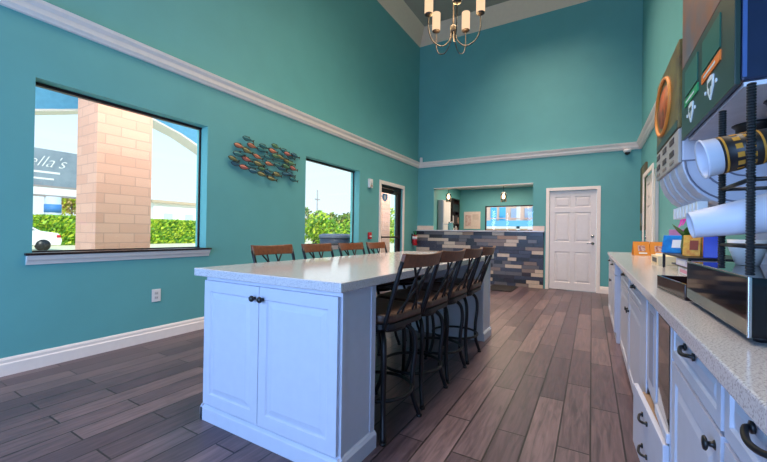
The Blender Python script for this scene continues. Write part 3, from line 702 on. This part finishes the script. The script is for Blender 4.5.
# (left-right px, up-down px) read from the sculpture, turned into metres along the wall
fishpos = [(-0.331, 0.243, 0), (-0.433, 0.139, 1), (-0.241, 0.181, 1), (-0.328, 0.097, 2), (-0.45, 0.032, 0), (-0.521, -0.037, 2), (-0.466, -0.089, 3), (-0.362, -0.112, 4), (-0.326, -0.008, 4), (-0.225, -0.138, 3), (-0.157, 0.057, 1), (-0.155, -0.035, 2), (-0.086, 0.164, 0), (-0.101, -0.161, 2), (0.002, 0.079, 0), (0.015, -0.005, 1), (0.028, -0.116, 3), (0.074, -0.193, 2), (0.1, 0.186, 1), (0.144, 0.257, 5), (0.159, 0.127, 5), (0.173, 0.005, 0), (0.176, -0.12, 2), (0.241, 0.125, 2), (0.311, 0.229, 0), (0.342, 0.19, 4), (0.364, 0.093, 2), (0.353, 0.017, 5), (0.343, -0.086, 3), (0.412, 0.166, 0), (0.44, 0.078, 5), (0.467, 0.008, 4), (0.443, -0.08, 3), (0.471, -0.151, 0), (0.515, 0.205, 3), (-0.055, 0.213, 0), (-0.227, -0.048, 0), (0.245, -0.028, 3), (-0.07, -0.08, 5)]
rf = random.Random(11)
for k, (u, v, mi) in enumerate(fishpos):
    bm = NB(); L = rf.uniform(.16, .185); Hh = rf.uniform(.026, .032); y0 = u; z0 = v; n = 10
    dx = rf.uniform(0, .035); tl = rf.uniform(-.25, .0)
    def fp(a, b): return (dx, y0+a*math.cos(tl)-b*math.sin(tl), z0+a*math.sin(tl)+b*math.cos(tl))
    prof = [(-L*.5+L*.85*i/n, Hh*math.sin(PI*(i/n)**.75)) for i in range(n+1)]
    top = [fp(a, b) for a, b in prof]; bot = [fp(a, -b*.9) for a, b in prof]
    mid = [(p[0]+.014, (p[1]+q[1])/2, (p[2]+q[2])/2) for p, q in zip(top, bot)]
    T, B, C_ = [[bm.verts.new(p) for p in row] for row in (top, bot, mid)]
    for i in range(n):
        for q in ((T[i], T[i+1], C_[i+1], C_[i]), (C_[i], C_[i+1], B[i+1], B[i])):
            bm.faces.new(q)
    tail = [fp(L*.3, .004), fp(L*.52, .026), fp(L*.46, 0), fp(L*.52, -.026), fp(L*.3, -.004)]
    f = bm.faces.new([bm.verts.new((p[0]+.004, p[1], p[2])) for p in tail]); f.material_index = 1
    f = bm.faces.new([bm.verts.new(fp(a, b)) for a, b in ((-L*.15, Hh*.8), (L*.05, Hh*1.35), (L*.12, Hh*.7))]); f.material_index = 1
    tube(bm, top, .0036, 5, 1); tube(bm, bot, .0036, 5, 1)
    obj('fish', bm, [FM[mi], M_FE], t, smooth=False)
bm = NB()
for zz_ in (-.12, .03, .12): tube(bm, [(-.012, -.42, zz_*.7), (-.012, .42, zz_*.7)], .003, 6)
for yy in (-.35, 0, .4): tube(bm, [(-.029, yy, .05), (-.005, yy, .05)], .005, 6)
obj('support_wire', bm, M_FE, t)

def plate(name, label, cat, loc, w, h, d, m, parts, axis='X'):
    t = thing(name, label, cat, loc); bm = NB()
    bx(bm, 0, d, -w/2, w/2, -h/2, h/2); obj('cover', bm, m, t, .004); parts(t); return t
def outlet_parts(t):
    for z in (-.022, .022):
        bm = NB(); bx(bm, .007, .009, -.017, .017, z-.015, z+.015); s_ = obj('socket', bm, mat('socket face', (200, 198, 200), .4), t, .002)
        bm = NB(); bx(bm, .0088, .0094, -.008, -.005, z-.006, z+.006); bx(bm, .0088, .0094, .005, .008, z-.006, z+.006); obj('slot', bm, M_BLACKP, s_)
plate('outlet', 'white double wall outlet below the large window', 'outlet', (XL, 1.927, .445), .085, .125, .007, M_OUTLET, outlet_parts)
def pull_parts(t):
    bm = NB(); bx(bm, .04, .05, -.035, .035, -.02, .0); obj('pull_lever', bm, M_PAPERW, t, .002)
plate('mounted_fire_alarm_pull', 'small red fire alarm pull station between tall window and glass door', 'alarm', (XL, 5.85, 1.05), .09, .13, .04, M_RED, pull_parts)
def strobe_parts(t):
    bm = NB(); bx(bm, .05, .07, -.03, .03, .0, .05); obj('strobe_lens', bm, mat('strobe lens', (230, 226, 220), .2), t, .004)
    bm = NB(); bx(bm, .05, .053, -.035, .035, -.07, -.03); obj('speaker_grille', bm, mat('grille grey', (170, 160, 150), .5), t)
plate('mounted_alarm_strobe', 'white alarm strobe box high on the wall left of the glass door', 'alarm', (XL, 5.84, 2.07), .11, .17, .05, M_OUTLET, strobe_parts)
# extinguisher
t = thing('hanging_fire_extinguisher', 'red fire extinguisher with green tag hanging in the corner by the glass door', 'fire extinguisher', (XL+.075, 7.78, .82))
bm = NB(); lathe(bm, [(0, 0), (.05, 0), (.058, .012), (.058, .2), (.05, .235), (.022, .255), (.02, .27), (0, .27)], 20); obj('cylinder', bm, M_RED, t)
bm = NB(); lathe(bm, [(.0585, .15), (.0592, .15), (.0592, .215), (.0585, .215)], 20); obj('white_label', bm, M_PAPERW, t)
bm = NB(); lathe(bm, [(0, .27), (.02, .27), (.02, .3), (0, .3)], 12); bx(bm, -.012, .012, -.075, .03, .3, .312); bx(bm, -.012, .012, -.085, .03, .325, .337); obj('valve_lever', bm, M_BLACKP, t)
bm = NB(); tube(bm, catmull([(0, .02, .29), (.0, .09, .26), (.0, .085, .15), (0, .075, .08)], 5), .009, 8); obj('hose', bm, M_BLACKP, t)
bm = NB(); bx(bm, .03, .034, -.05, .0, .24, .32); bx(bm, .036, .04, -.075, -.03, .28, .35); obj('green_tag', bm, mat('green tag', (20, 140, 80), .5), t)
bm = NB(); bx(bm, -.075, -.058, -.03, .03, .05, .28); obj('wall_bracket', bm, M_BLACKP, t)
# sensor on trim, security camera under trim
bm = NB(); lathe(bm, [(0, 0), (.035, 0), (.035, .1), (.025, .12), (0, .12)], 16); tag(obj('white_sensor', bm, M_OUTLET, None, loc=(XL+.1, YB-.045, 2.866)), 'small white sensor standing on the trim in the far left corner', 'sensor')
t = thing('mounted_security_camera', 'small white dome security camera under the trim near the right corner', 'security camera', (.56, YB-.062, 2.735))
bm = NB(); lathe(bm, [(0, 0), (.06, 0), (.062, -.03), (.05, -.055), (0, -.055)], 18); obj('camera_base', bm, M_OUTLET, t)
bm = NB(); lathe(bm, [(.045, -.055), (.042, -.075), (.025, -.095), (0, -.1)], 18); obj('camera_dome', bm, M_BLACKP, t)
# tall art on right wall
t = thing('hanging_picture', 'tall narrow green and brown canvas on the right wall beyond the cream door', 'picture', (XR, 7.55, 1.22))
bm = NB(); bx(bm, -.03, -.001, -.36, .36, 0, 1.12); obj('canvas', bm, mat('moss and bark canvas', (52, 84, 56), .6, rgb2=(104, 84, 62), scale=5, stretch=(1, 3, .6)), t, .003)
bm = NB(); bx(bm, -.0325, -.0305, -.3, .3, .08, .3); obj('blue_patch', bm, mat('pond blue paint', (70, 140, 180), .6, rgb2=(150, 130, 80), scale=7), t)
bm = NB(); bx(bm, -.0325, -.0305, -.2, .1, .36, 1.08); obj('pale_streak', bm, mat('pale bark paint', (140, 124, 96), .6, rgb2=(80, 96, 60), scale=9), t)
# floor mat by bar
t = thing('floor_mat', 'black floor mat lying in front of the tiled bar', 'mat', (-1.6, YB-.5, 0)); bm = NB(); bx(bm, -.27, .27, -.42, .42, .001, .012); obj('rubber_base', bm, M_BLACKP, t, .004)
bm = NB(); bx(bm, -.24, .24, -.39, .39, .012, .016); obj('ribbed_pile', bm, mat('charcoal pile', (36, 34, 36), .9, var=.3, scale=120), t)

# ------------------------------------------------------------------ chandelier
CX, CY, CZ = -1.385, 3.87, 3.44
t = thing('chandelier', 'five-arm bronze chandelier with glowing frosted cylinder shades above the island', 'chandelier', (CX, CY, CZ))
M_CB = mat('oiled bronze', (40, 32, 30), .55, .3)
M_SHADE = emit('frosted shade glow', (255, 214, 172), 1.15)
bm = NB(); lathe(bm, [(0, -.06), (.012, -.05), (.03, -.035), (.034, -.02), (.034, .02), (.03, .035), (.012, .05), (0, .055)], 16); obj('hub', bm, M_CB, t)
bm = NB(); tube(bm, [(0, 0, .04), (0, 0, 6.12-CZ)], .008, 8); obj('stem', bm, M_CB, t)
bm = NB(); lathe(bm, [(0, 0), (.07, 0), (.075, .02), (.07, .03), (0, .03)], 20, 0, Matrix.Translation((0, 0, 6.1-CZ))); obj('ceiling_canopy', bm, M_CB, t)
a0 = math.atan2(-.863*.29-.506*.02, .506*.29-.863*.02)   # nearest arm direction
for k in range(5):
    a = a0+k*2*PI/5; c_, s_ = math.cos(a), math.sin(a); R = .3
    bm = NB(); tube(bm, catmull([(.02*c_, .02*s_, -.02), (.05*c_, .05*s_, -.14), (.14*c_, .14*s_, -.215), (.25*c_, .25*s_, -.17), (R*c_, R*s_, -.05), (R*c_, R*s_, .1)], 6), .0055, 6); arm = obj('arm', bm, M_CB, t)
    M = Matrix.Translation((R*c_, R*s_, .1))
    bm = NB(); lathe(bm, [(0, 0), (.02, .0), (.045, .014), (.045, .024), (.012, .03), (.012, .05), (0, .05)], 16, 0, M); obj('candle_cup', bm, M_CB, arm)
    bm = NB(); lathe(bm, [(.03, .03), (.048, .036), (.048, .235), (.045, .235), (.045, .04)], 20, 0, M); obj('glass_shade', bm, M_SHADE, arm)

# ------------------------------------------------------------------ back room furnishings
def pendant(label, x, y, z):
    t = thing('pendant_lamp', label, 'pendant lamp', (x, y, z), 0, 'pendant lamps behind the pass-through')
    bm = NB(); tube(bm, [(0, 0, .1), (0, 0, ZH-z-.01)], .006, 6); obj('cord', bm, M_BLACKP, t)
    bm = NB(); lathe(bm, [(0, .1), (.03, .1), (.045, .085), (.045, .075), (0, .075)], 16); obj('lamp_cap', bm, M_CHROME, t)
    bm = NB(); lathe(bm, [(.05, .075), (.07, .07), (.07, -.13), (.066, -.13), (.066, .07)], 20); obj('glass_shade', bm, glass('pendant glass', (230, 225, 220)), t)
    bm = NB(); lathe(bm, [(0, -.06), (.025, -.045), (.035, -.01), (.028, .03), (.012, .06), (.012, .075), (0, .075)], 14); obj('bulb', bm, emit('warm bulb', (255, 222, 180), 14), t)
    bm = NB(); lathe(bm, [(0, ZH-z-.001), (.05, ZH-z-.001), (.05, ZH-z-.02), (0, ZH-z-.02)], 14); obj('ceiling_rose', bm, M_CHROME, t)
pendant('glass pendant lamp in front of the far window behind the bar', -1.825, 8.75, 2.02)
pendant('glass pendant lamp at the left end behind the bar', -3.2, 8.75, 2.06)
t = thing('refrigerator', 'tall white refrigerator against the left wall behind the pass-through', 'refrigerator', (XA, 9.05, 0))
bm = NB(); bx(bm, .002, .14, -.28, .28, 0.001, 2.0); obj('cabinet', bm, M_GREYPL, t, .01)
bm = NB(); bx(bm, .141, .16, -.27, .27, .1, 1.35); d = obj('door', bm, M_OUTLET, t, .008); bm = NB(); tube(bm, [(.18, .22, .7), (.18, .22, 1.25)], .01); bx(bm, .16, .18, .21, .23, .72, .74); bx(bm, .16, .18, .21, .23, 1.2, 1.22); obj('door_handle', bm, M_CHROME, d)
bm = NB(); bx(bm, .141, .16, -.27, .27, 1.37, 1.98); obj('freezer_door', bm, M_OUTLET, t, .008)
t = thing('tall_shelf', 'dark tall shelf unit filled with small packets on the back room wall', 'shelf', (XA, 9.9, 0))
bm = NB(); bx(bm, .002, .02, -.3, .3, 0.001, 2.12); bx(bm, .02, .12, -.3, -.28, .001, 2.12); bx(bm, .02, .12, .28, .3, .001, 2.12)
for z in (.3, .7, 1.1, 1.4, 1.75, 2.1): bx(bm, .02, .12, -.28, .28, z, z+.018)
obj('shelf_frame', bm, M_BRONZE, t)
bm = NB(); rp = random.Random(2)
for z in (1.118, 1.418, 1.768):
    for k in range(6): bx(bm, .04, .11, -.27+k*.09, -.2+k*.09, z, z+rp.uniform(.16, .24) if z < 1.7 else z+.2, rp.randint(0, 2) if z < 1.7 else 2)
obj('packets', bm, [mat('tan packet', (170, 130, 110), .5), M_PAPERW, M_BLACKP], t)
t = thing('framed_print', 'small dark framed print leaning at the left edge of the pass-through', 'picture', (XA, 8.5, 1.2))
bm = NB(); bx(bm, .002, .03, -.1, .1, .0, .5); obj('frame', bm, M_BRONZE, t, .003); bm = NB(); bx(bm, .0305, .033, -.08, .08, .02, .48); obj('print', bm, mat('brown print', (150, 110, 84), .6, rgb2=(60, 46, 44), scale=16), t)
t = thing('hanging_notice', 'cream paper notices pinned on the far teal wall left of its window', 'notice', (-3.12, YN, 1.27))
bm = NB(); bx(bm, -.25, .25, -.012, 0, 0, .52); obj('board', bm, mat('cream notice paper', (222, 204, 190), .7), t)
bm = NB(); bx(bm, -.21, -.03, -.015, -.0125, .08, .42); obj('print_block', bm, mat('salmon print', (190, 140, 126), .7, rgb2=(220, 200, 190), scale=14), t)
bm = NB(); bx(bm, .02, .2, -.015, -.0125, .28, .44); obj('heading_block', bm, mat('beige print', (206, 186, 170), .7), t)
t = thing('glass_jar', 'teal glass storage jar on the bar ledge right of the notices', 'jar', (-2.95, YB+.16, 1.2))
bm = NB(); lathe(bm, [(0, .001), (.06, .001), (.065, .02), (.065, .15), (.05, .17), (.05, .18), (0, .18)], 20); obj('jar_body', bm, mat('teal glass', (110, 160, 160), .1), t)
bm = NB(); lathe(bm, [(.052, .18), (.055, .185), (.055, .2), (0, .205)], 20); obj('jar_lid', bm, M_CHROME, t)

# ------------------------------------------------------------------ outdoors
struct(box_obj('ground', (-90, -3.98, -40, 90, -.22, -.12), mat('pale sunlit concrete', (232, 218, 180), .9, var=.05, scale=1)))
struct(box_obj('ground_far', (-3.9, 30, 10.8, 60, -.22, -.12), mat('pale rear concrete', (220, 212, 200), .9, var=.05, scale=1)))
M_BRICK = brick_material('pink painted brick', (226, 172, 152), (216, 160, 140), (196, 150, 136), .36, .13)
def column(label, x0, x1, y0, y1):
    t = thing('brick_column', label, 'column', ((x0+x1)/2, (y0+y1)/2, -.12), 0, 'brick portico columns')
    hx, hy = (x1-x0)/2, (y1-y0)/2
    bm = NB(); bx(bm, -hx, hx, -hy, hy, 0, 3.9); obj('shaft', bm, M_BRICK, t)
    bm = NB(); bx(bm, -hx-.03, hx+.03, -hy-.03, hy+.03, 0, .18); obj('plinth', bm, M_BRICK, t)
    bm = NB(); bx(bm, -hx-.05, hx+.05, -hy-.05, hy+.05, 3.9, 4.0); obj('capital', bm, M_TRIM, t)
column('pink brick portico column filling the middle of the large window', -6.1, -5.5, 2.065, 2.725)
column('pink brick portico column seen through the glass exit door', -6.0, -5.4, 9.0, 9.6)
t = thing('portico_arch', 'blue stucco portico arch outside the large window', 'arch', (-7, 3.1, -.12))
arch = [(2.45, 0), (2.45, 1.6), (2.2, 2.15), (1.8, 2.58), (1.3, 2.86), (.8, 3.08), (.3, 3.22), (0, 3.25), (-.4, 3.19), (-.85, 3.04), (-1.3, 2.9), (-1.9, 2.66), (-2.4, 2.3), (-2.8, 1.8), (-2.9, 0)]
def arch_band(bm, lo, hi, x0, x1):
    A = [[bm.verts.new((x, y, z)) for x in (x0, x1)] for y, z in lo]; B = [[bm.verts.new((x, y, z)) for x in (x0, x1)] for y, z in hi]
    for i in range(len(lo)-1):
        for q in ((A[i][1], A[i+1][1], B[i+1][1], B[i][1]), (A[i][0], B[i][0], B[i+1][0], A[i+1][0]), (A[i][0], A[i+1][0], A[i+1][1], A[i][1]), (B[i][0], B[i][1], B[i+1][1], B[i+1][0])): bm.faces.new(q)
bm = NB(); arch_band(bm, arch, [(3.3 if y > 2.4 else (-3.6 if y < -2.75 else y), 4.6 if 0 < i < len(arch)-1 else 0) for i, (y, z) in enumerate(arch)], -.15, .15); obj('arch_wall', bm, M_STUCCO, t)
bm = NB(); arch_band(bm, [(y*.99, z-.03) for y, z in arch], arch, -.19, .19); obj('arch_trim', bm, M_TRIM, t)
# hedge
def leaf_cloud(bm, n, sampler, size, rnd, nm):
    for _ in range(n):
        p = Vector(sampler(rnd)); u = Vector((rnd.gauss(0, 1), rnd.gauss(0, 1), rnd.gauss(0, 1))).normalized(); v = u.orthogonal().normalized(); w = u.cross(v); s = size*rnd.uniform(.6, 1.3)
        f = bm.faces.new([bm.verts.new(p+q) for q in (v*s, w*s*.55, -v*s, -w*s*.55)]); f.material_index = rnd.randrange(nm)
LEAF = [mat('lime leaf', (150, 190, 40), .6), mat('yellow green leaf', (196, 210, 60), .6), mat('mid green leaf', (96, 146, 36), .6)]
LEAFD = [mat('olive leaf', (120, 150, 60), .6), mat('deep leaf', (70, 104, 44), .6), mat('dry leaf', (170, 160, 84), .6)]
def hedge(label, x0, x1, y0, y1, h, n, size, leaves=LEAF, group=None):
    rnd = random.Random(int(abs(y0*100)))
    t = thing('hedge', label, 'hedge', ((x0+x1)/2, (y0+y1)/2, -.12), 0, group); hx, hy = (x1-x0)/2, (y1-y0)/2
    def smp(r):
        if r.random() < .35: return (r.uniform(-hx, hx), r.uniform(-hy, hy), h-r.uniform(0, .1))
        return (hx-r.uniform(0, .15), r.uniform(-hy, hy), r.uniform(0.05, h))
    bm = NB(); leaf_cloud(bm, n, smp, size, rnd, len(leaves)); obj('leaves', bm, leaves, t)
    bm = NB(); bx(bm, -hx+.15, hx-.15, -hy+.1, hy-.1, 0, h-.12); obj('dense_core', bm, leaves[-1], t)
hedge('long clipped lime green hedge across the road outside the large window', -34, -33, 4, 26, 2.12, 9000, .16)
# car
t = thing('car', 'white car parked by the hedge at the left edge of the large window', 'car', (-26, 5.85, -.12))
bm = NB(); pf = [(-2.1, .3), (-2.15, .75), (-1.9, .98), (-1.35, 1.05), (-.7, 1.48), (.55, 1.5), (1.2, 1.08), (1.95, .95), (2.1, .6), (2.05, .3)]
prism(bm, pf, -.85, .85, 'X'); obj('car_body', bm, mat('white car paint', (236, 232, 232), .25, var=.01, coat=.5), t, .06, segs=3)
bm = NB(); prism(bm, [(-1.15, 1.08), (-.65, 1.42), (.5, 1.43), (1.0, 1.1)], .852, .862, 'X'); obj('side_window', bm, mat('dark car glass', (110, 122, 136), .1), t)
bm = NB(); bx(bm, .855, .87, 1.85, 2.02, .72, .86); obj('tail_light', bm, M_RED, t)
for y in (-1.3, 1.3):
    bm = NB(); lathe(bm, [(0, .0), (.2, 0), (.31, .02), (.31, .2), (0, .2)], 20, 0, Matrix.Translation((.68, y, .311)) @ Matrix.Rotation(PI/2, 4, 'Y')); obj('wheel', bm, M_BLACKP, t)
# billboard sign
t = thing('billboard', 'grey roadside billboard with white script lettering seen left of the brick column', 'sign', (-40.5, 11.9, -.12))
bm = NB(); bx(bm, -.2, .1, -2.7, 1.9, 4.85, 8.0); bb = obj('sign_board', bm, mat('slate sign face', (112, 124, 140), .6, rgb2=(140, 152, 166), scale=.6), t)
bm = NB(); bx(bm, -.25, .15, -2.75, 1.95, 4.0, 4.8); obj('lower_board', bm, M_PAPERW, t)
bm = NB(); bx(bm, -.3, .16, -2.75, 1.95, 4.72, 4.9); bx(bm, -.3, .16, -2.75, 1.95, 3.95, 4.1); obj('catwalk', bm, mat('weathered steel', (150, 140, 140), .6), t)
bm = NB(); lathe(bm, [(0, 0), (.55, 0), (.55, 3.95), (0, 3.95)], 16, 0, Matrix.Translation((0, .2, 0))); obj('sign_pole', bm, mat('pale pole', (196, 206, 220), .6), t)
bm = NB(); lathe(bm, [(.57, 2.6), (.58, 2.6), (.58, 3.3), (.57, 3.3)], 16, 0, Matrix.Translation((0, .2, 0))); obj('blue_band', bm, mat('blue band', (70, 130, 200), .6), t)
def text(s, size, y, z, parent, x=.11, shear=.35):
    c = bpy.data.curves.new('sign_lettering', 'FONT'); c.body = s; c.size = size; c.shear = shear; c.extrude = .01; c.offset = -.022
    o = bpy.data.objects.new('sign_lettering', c); COL.objects.link(o); o.parent = parent
    c.materials.append(M_PAPERW); bpy.context.view_layer.update()
    me = bpy.data.meshes.new_from_object(o.evaluated_get(bpy.context.evaluated_depsgraph_get())); bpy.data.objects.remove(o); bpy.data.curves.remove(c)
    o = bpy.data.objects.new('sign_lettering', me); COL.objects.link(o); o.parent = parent
    o.rotation_euler = (PI/2, 0, PI/2); o.location = (x, y, z); return o
text("uella's", 1.35, -2.35, 6.5, bb, shear=.5)
bm = NB()
for z, a, b, h in ((5.95, -2.2, .6, .16), (5.4, -1.7, .2, .14)): bx(bm, .1, .115, a, b, z, z+h)
obj('fine_print', bm, M_PAPERW, bb)
# white flat-roofed building
t = thing('roadside_building', 'low white flat-roofed building beyond the hedge, right of the brick column', 'building', (-52, 27.5, -.12))
bm = NB(); bx(bm, -4, 0, -1.4, 8, 0, 5.0); obj('wall', bm, mat('white stucco', (240, 238, 236), .8, var=.02), t)
bm = NB(); bx(bm, -4.3, .5, -1.8, 8.3, 5.0, 5.35); obj('roof_edge', bm, mat('tan roof edge', (196, 172, 150), .8), t)
bm = NB(); bx(bm, 0, .06, 0, 1.2, 2.6, 3.6); bx(bm, 0, .06, 3, 4.2, 2.6, 3.6); obj('shop_window', bm, mat('pale shop glass', (190, 200, 206), .2), t)
# trees
def tree(label, x, y, h, r, n, leaves, size, trunk=.15, group='trees and bushes outside'):
    rnd = random.Random(int(x*13+y*7)); t = thing('tree', label, 'tree', (x, y, -.12), 0, group)
    bl = [(rnd.gauss(0, r*.45), rnd.gauss(0, r*.45), h-r*.9+rnd.gauss(0, r*.35), r*rnd.uniform(.4, .65)) for _ in range(9)]
    def smp(q):
        bxx = q.choice(bl); d = Vector((q.gauss(0, 1), q.gauss(0, 1), q.gauss(0, 1))).normalized()*bxx[3]*q.uniform(.6, 1.05); return (bxx[0]+d.x, bxx[1]+d.y, max(.05, bxx[2]+d.z))
    bm = NB(); leaf_cloud(bm, n, smp, size, rnd, len(leaves)); obj('crown', bm, leaves, t)
    bm = NB(); tube(bm, [(0, 0, 0), (.05*r, .03, h*.3), (0, 0, h-r*.8)], [trunk, trunk*.8, trunk*.4], 8); obj('trunk', bm, mat('grey bark', (104, 90, 78), .9, var=.2), t)
tree('orange tinged tree behind the hedge, left of the brick column', -46, 15.2, 5.4, 1.9, 2200, [mat('rust leaf', (206, 170, 110), .6), LEAF[1]], .18)
tree('bright yellow-green bush filling the lower left of the tall window', -12.0, 13.6, 1.95, .85, 2400, LEAF, .1)
tree('bright lime bush filling the lower right of the tall window', -12.4, 17.0, 1.75, .9, 2400, LEAF, .1)
tree('olive green tree behind the bushes at the left of the tall window', -22, 25.4, 3.4, 1.6, 2200, LEAFD, .16)
tree('darker green round tree behind the bushes at the right of the tall window', -22, 29.5, 3.0, 1.5, 2200, LEAFD, .15)
tree('low lime shrub behind the bushes centred in the tall window', -16, 20.2, 1.7, 1.3, 2200, LEAF, .13)
tree('young yellow-leaved shrub seen through the glass exit door', -7.6, 13.4, 1.9, .6, 1500, [LEAF[1], LEAF[0]], .07, .03)
t = thing('utility_pole', 'thin grey utility pole rising above the trees in the tall window', 'pole', (-24, 27.6, -.12))
bm = NB(); tube(bm, [(0, 0, 0), (0, 0, 5.5)], .06, 8); obj('mast', bm, mat('pale timber pole', (160, 156, 160), .8), t)
bm = NB(); bx(bm, -.05, .05, -.35, .35, 4.5, 4.6); obj('crossarm', bm, mat('pole crossarm', (150, 146, 150), .8), t)
# round bin outside the tall window
t = thing('outdoor_bin', 'round dark grey bin with flat lid just outside the tall window', 'bin', (-5.0, 6.42, -.12))
bm = NB(); lathe(bm, [(0, 0), (.3, 0), (.36, .9), (.38, 1.1), (0, 1.1)], 24); obj('bin_body', bm, mat('slate blue plastic', (66, 72, 92), .5), t)
bm = NB(); lathe(bm, [(.39, 1.1), (.4, 1.12), (.39, 1.17), (.3, 1.19), (0, 1.195)], 24); obj('bin_lid', bm, mat('pale slate lid', (104, 110, 130), .5), t)
# house across the yard seen through the far window
t = thing('motel_building', 'pale two-storey building with blue doors and railing seen through the far window', 'building', (-8, 40, -.12))
bm = NB(); bx(bm, -7, 7, 0, .3, 0, 8); obj('wall', bm, mat('peach wall', (238, 196, 178), .8), t)
for x in (-1.7, -.75, 2.6): box_obj('blue_door', (x, x+.66, -.05, 0, 2.5, 4.25), mat('sky blue door', (96, 186, 232), .6), t)
for x in (.45, 1.85): box_obj('window', (x, x+.7, -.04, 0, 3.0, 4.1), mat('pale motel glass', (176, 190, 220), .2), t)
for x in (-3.0, 1.25, 4.0): box_obj('white_post', (x, x+.32, -1.3, -1.0, 0, 5.2), M_PAPERW, t)
box_obj('balcony_floor', (-7, 7, -1.3, 0, 1.9, 2.15), M_PAPERW, t)
box_obj('blue_railing', (-7, 7, -1.32, -1.28, 2.15, 2.75), mat('pale blue panel', (110, 180, 226), .6), t)
box_obj('hand_rail', (-7, 7, -1.36, -1.24, 2.95, 3.02), mat('pink rail', (230, 180, 170), .6), t)

# ------------------------------------------------------------------ light
W = bpy.data.worlds.new('sky'); SC.world = W; W.use_nodes = True; nt = W.node_tree; nt.nodes.clear()
out = nt.nodes.new('ShaderNodeOutputWorld'); bg = nt.nodes.new('ShaderNodeBackground'); bg.inputs['Strength'].default_value = 1.6
tc = nt.nodes.new('ShaderNodeTexCoord'); sp = nt.nodes.new('ShaderNodeSeparateXYZ'); cr = nt.nodes.new('ShaderNodeValToRGB')
nt.links.new(tc.outputs['Generated'], sp.inputs[0]); nt.links.new(sp.outputs['Z'], cr.inputs['Fac'])
e = cr.color_ramp.elements; e[0].position = 0; e[0].color = lin((236, 240, 244)); e[1].position = .5; e[1].color = lin((150, 200, 240)); x_ = e.new(.2); x_.color = lin((224, 236, 244))
nt.links.new(cr.outputs['Color'], bg.inputs['Color']); nt.links.new(bg.outputs[0], out.inputs['Surface'])
def lamp(name, kind, loc, energy, rgb, target=None, size=1, size_y=None, spread=180):
    l = bpy.data.lights.new(name, kind); l.energy = energy; l.color = lin(rgb)[:3]
    if kind == 'AREA':
        l.size = size; l.spread = math.radians(spread)
        if size_y: l.shape = 'RECTANGLE'; l.size_y = size_y
    elif kind == 'SUN': l.angle = math.radians(2)
    else: l.shadow_soft_size = size
    o = bpy.data.objects.new(name, l); COL.objects.link(o); o.location = loc
    if target is not None: o.rotation_euler = (Vector(target)-Vector(loc)).to_track_quat('-Z', 'Y').to_euler()
    return o
lamp('sun', 'SUN', (20, -10, 30), 5.0, (255, 244, 226), (0, 0, 10))
lamp('portico_fill', 'AREA', (-4.3, 3.4, 3.3), 190, (255, 236, 224), (-7, 3.4, 1.2), 6, .6)  # added fill outside to brighten the near column and arch, no fitting
lamp('portico_fill', 'AREA', (-4.4, 9.3, 3.0), 80, (255, 236, 224), (-6.4, 9.3, 1.2), .9, .6)  # added fill for the column beyond the exit door
lamp('portico_sky_fill', 'AREA', (-5.6, -5.0, 2.2), 380, (240, 244, 255), (-6, 3.0, 1.6), 3, 3)
lamp('ceiling_fill', 'AREA', (-1.4, 2.6, 6.0), 130, (255, 236, 214), (-1.4, 2.6, 0), 2.4, 5, 105)  # added soft warm fill under the ceiling, no fixture there
lamp('rear_fill', 'AREA', (-1.6, -2.1, 1.4), 175, (158, 196, 255), (-1.6, 8, .7), 3.6, 2.4, 150)  # added cool window-sized fill at the wall behind the camera
lamp('chandelier_light', 'POINT', (CX, CY, CZ+.05), 75, (255, 212, 150), None, .25)
lamp('back_room_light', 'AREA', (-2.2, 9.4, 2.44), 48, (255, 226, 196), (-2.2, 9.4, 0), 1.6, 1.0)
lamp('aisle_fill', 'AREA', (-.9, 6.2, 5.9), 110, (255, 222, 200), (-.9, 6.2, 0), 1.8, 2.4, 95)  # added warm fill from above the aisle, no fitting there

# ------------------------------------------------------------------ camera
f, yaw, pit, rol = 355.3, -.5303, .0064, .0148
fw = Vector((math.sin(yaw), math.cos(yaw), 0)); rt_ = Vector((math.cos(yaw), -math.sin(yaw), 0)); up = Vector((0, 0, 1))
fw2 = fw*math.cos(pit)+up*math.sin(pit); up2 = up*math.cos(pit)-fw*math.sin(pit)
rt3 = rt_*math.cos(rol)+up2*math.sin(rol); up3 = up2*math.cos(rol)-rt_*math.sin(rol)
cam = bpy.data.cameras.new('camera'); co = bpy.data.objects.new('camera', cam); COL.objects.link(co)
R = Matrix((rt3, up3, -fw2)).transposed()
co.matrix_world = Matrix.Translation((0, 0, 1.1)) @ R.to_4x4()
cam.sensor_width = 36; cam.sensor_fit = 'HORIZONTAL'; cam.lens = f/767*36; cam.clip_start = .02; cam.clip_end = 400
SC.camera = co
SC.view_settings.view_transform = 'Standard'; SC.view_settings.look = 'None'; SC.view_settings.exposure = 0; SC.view_settings.gamma = 1
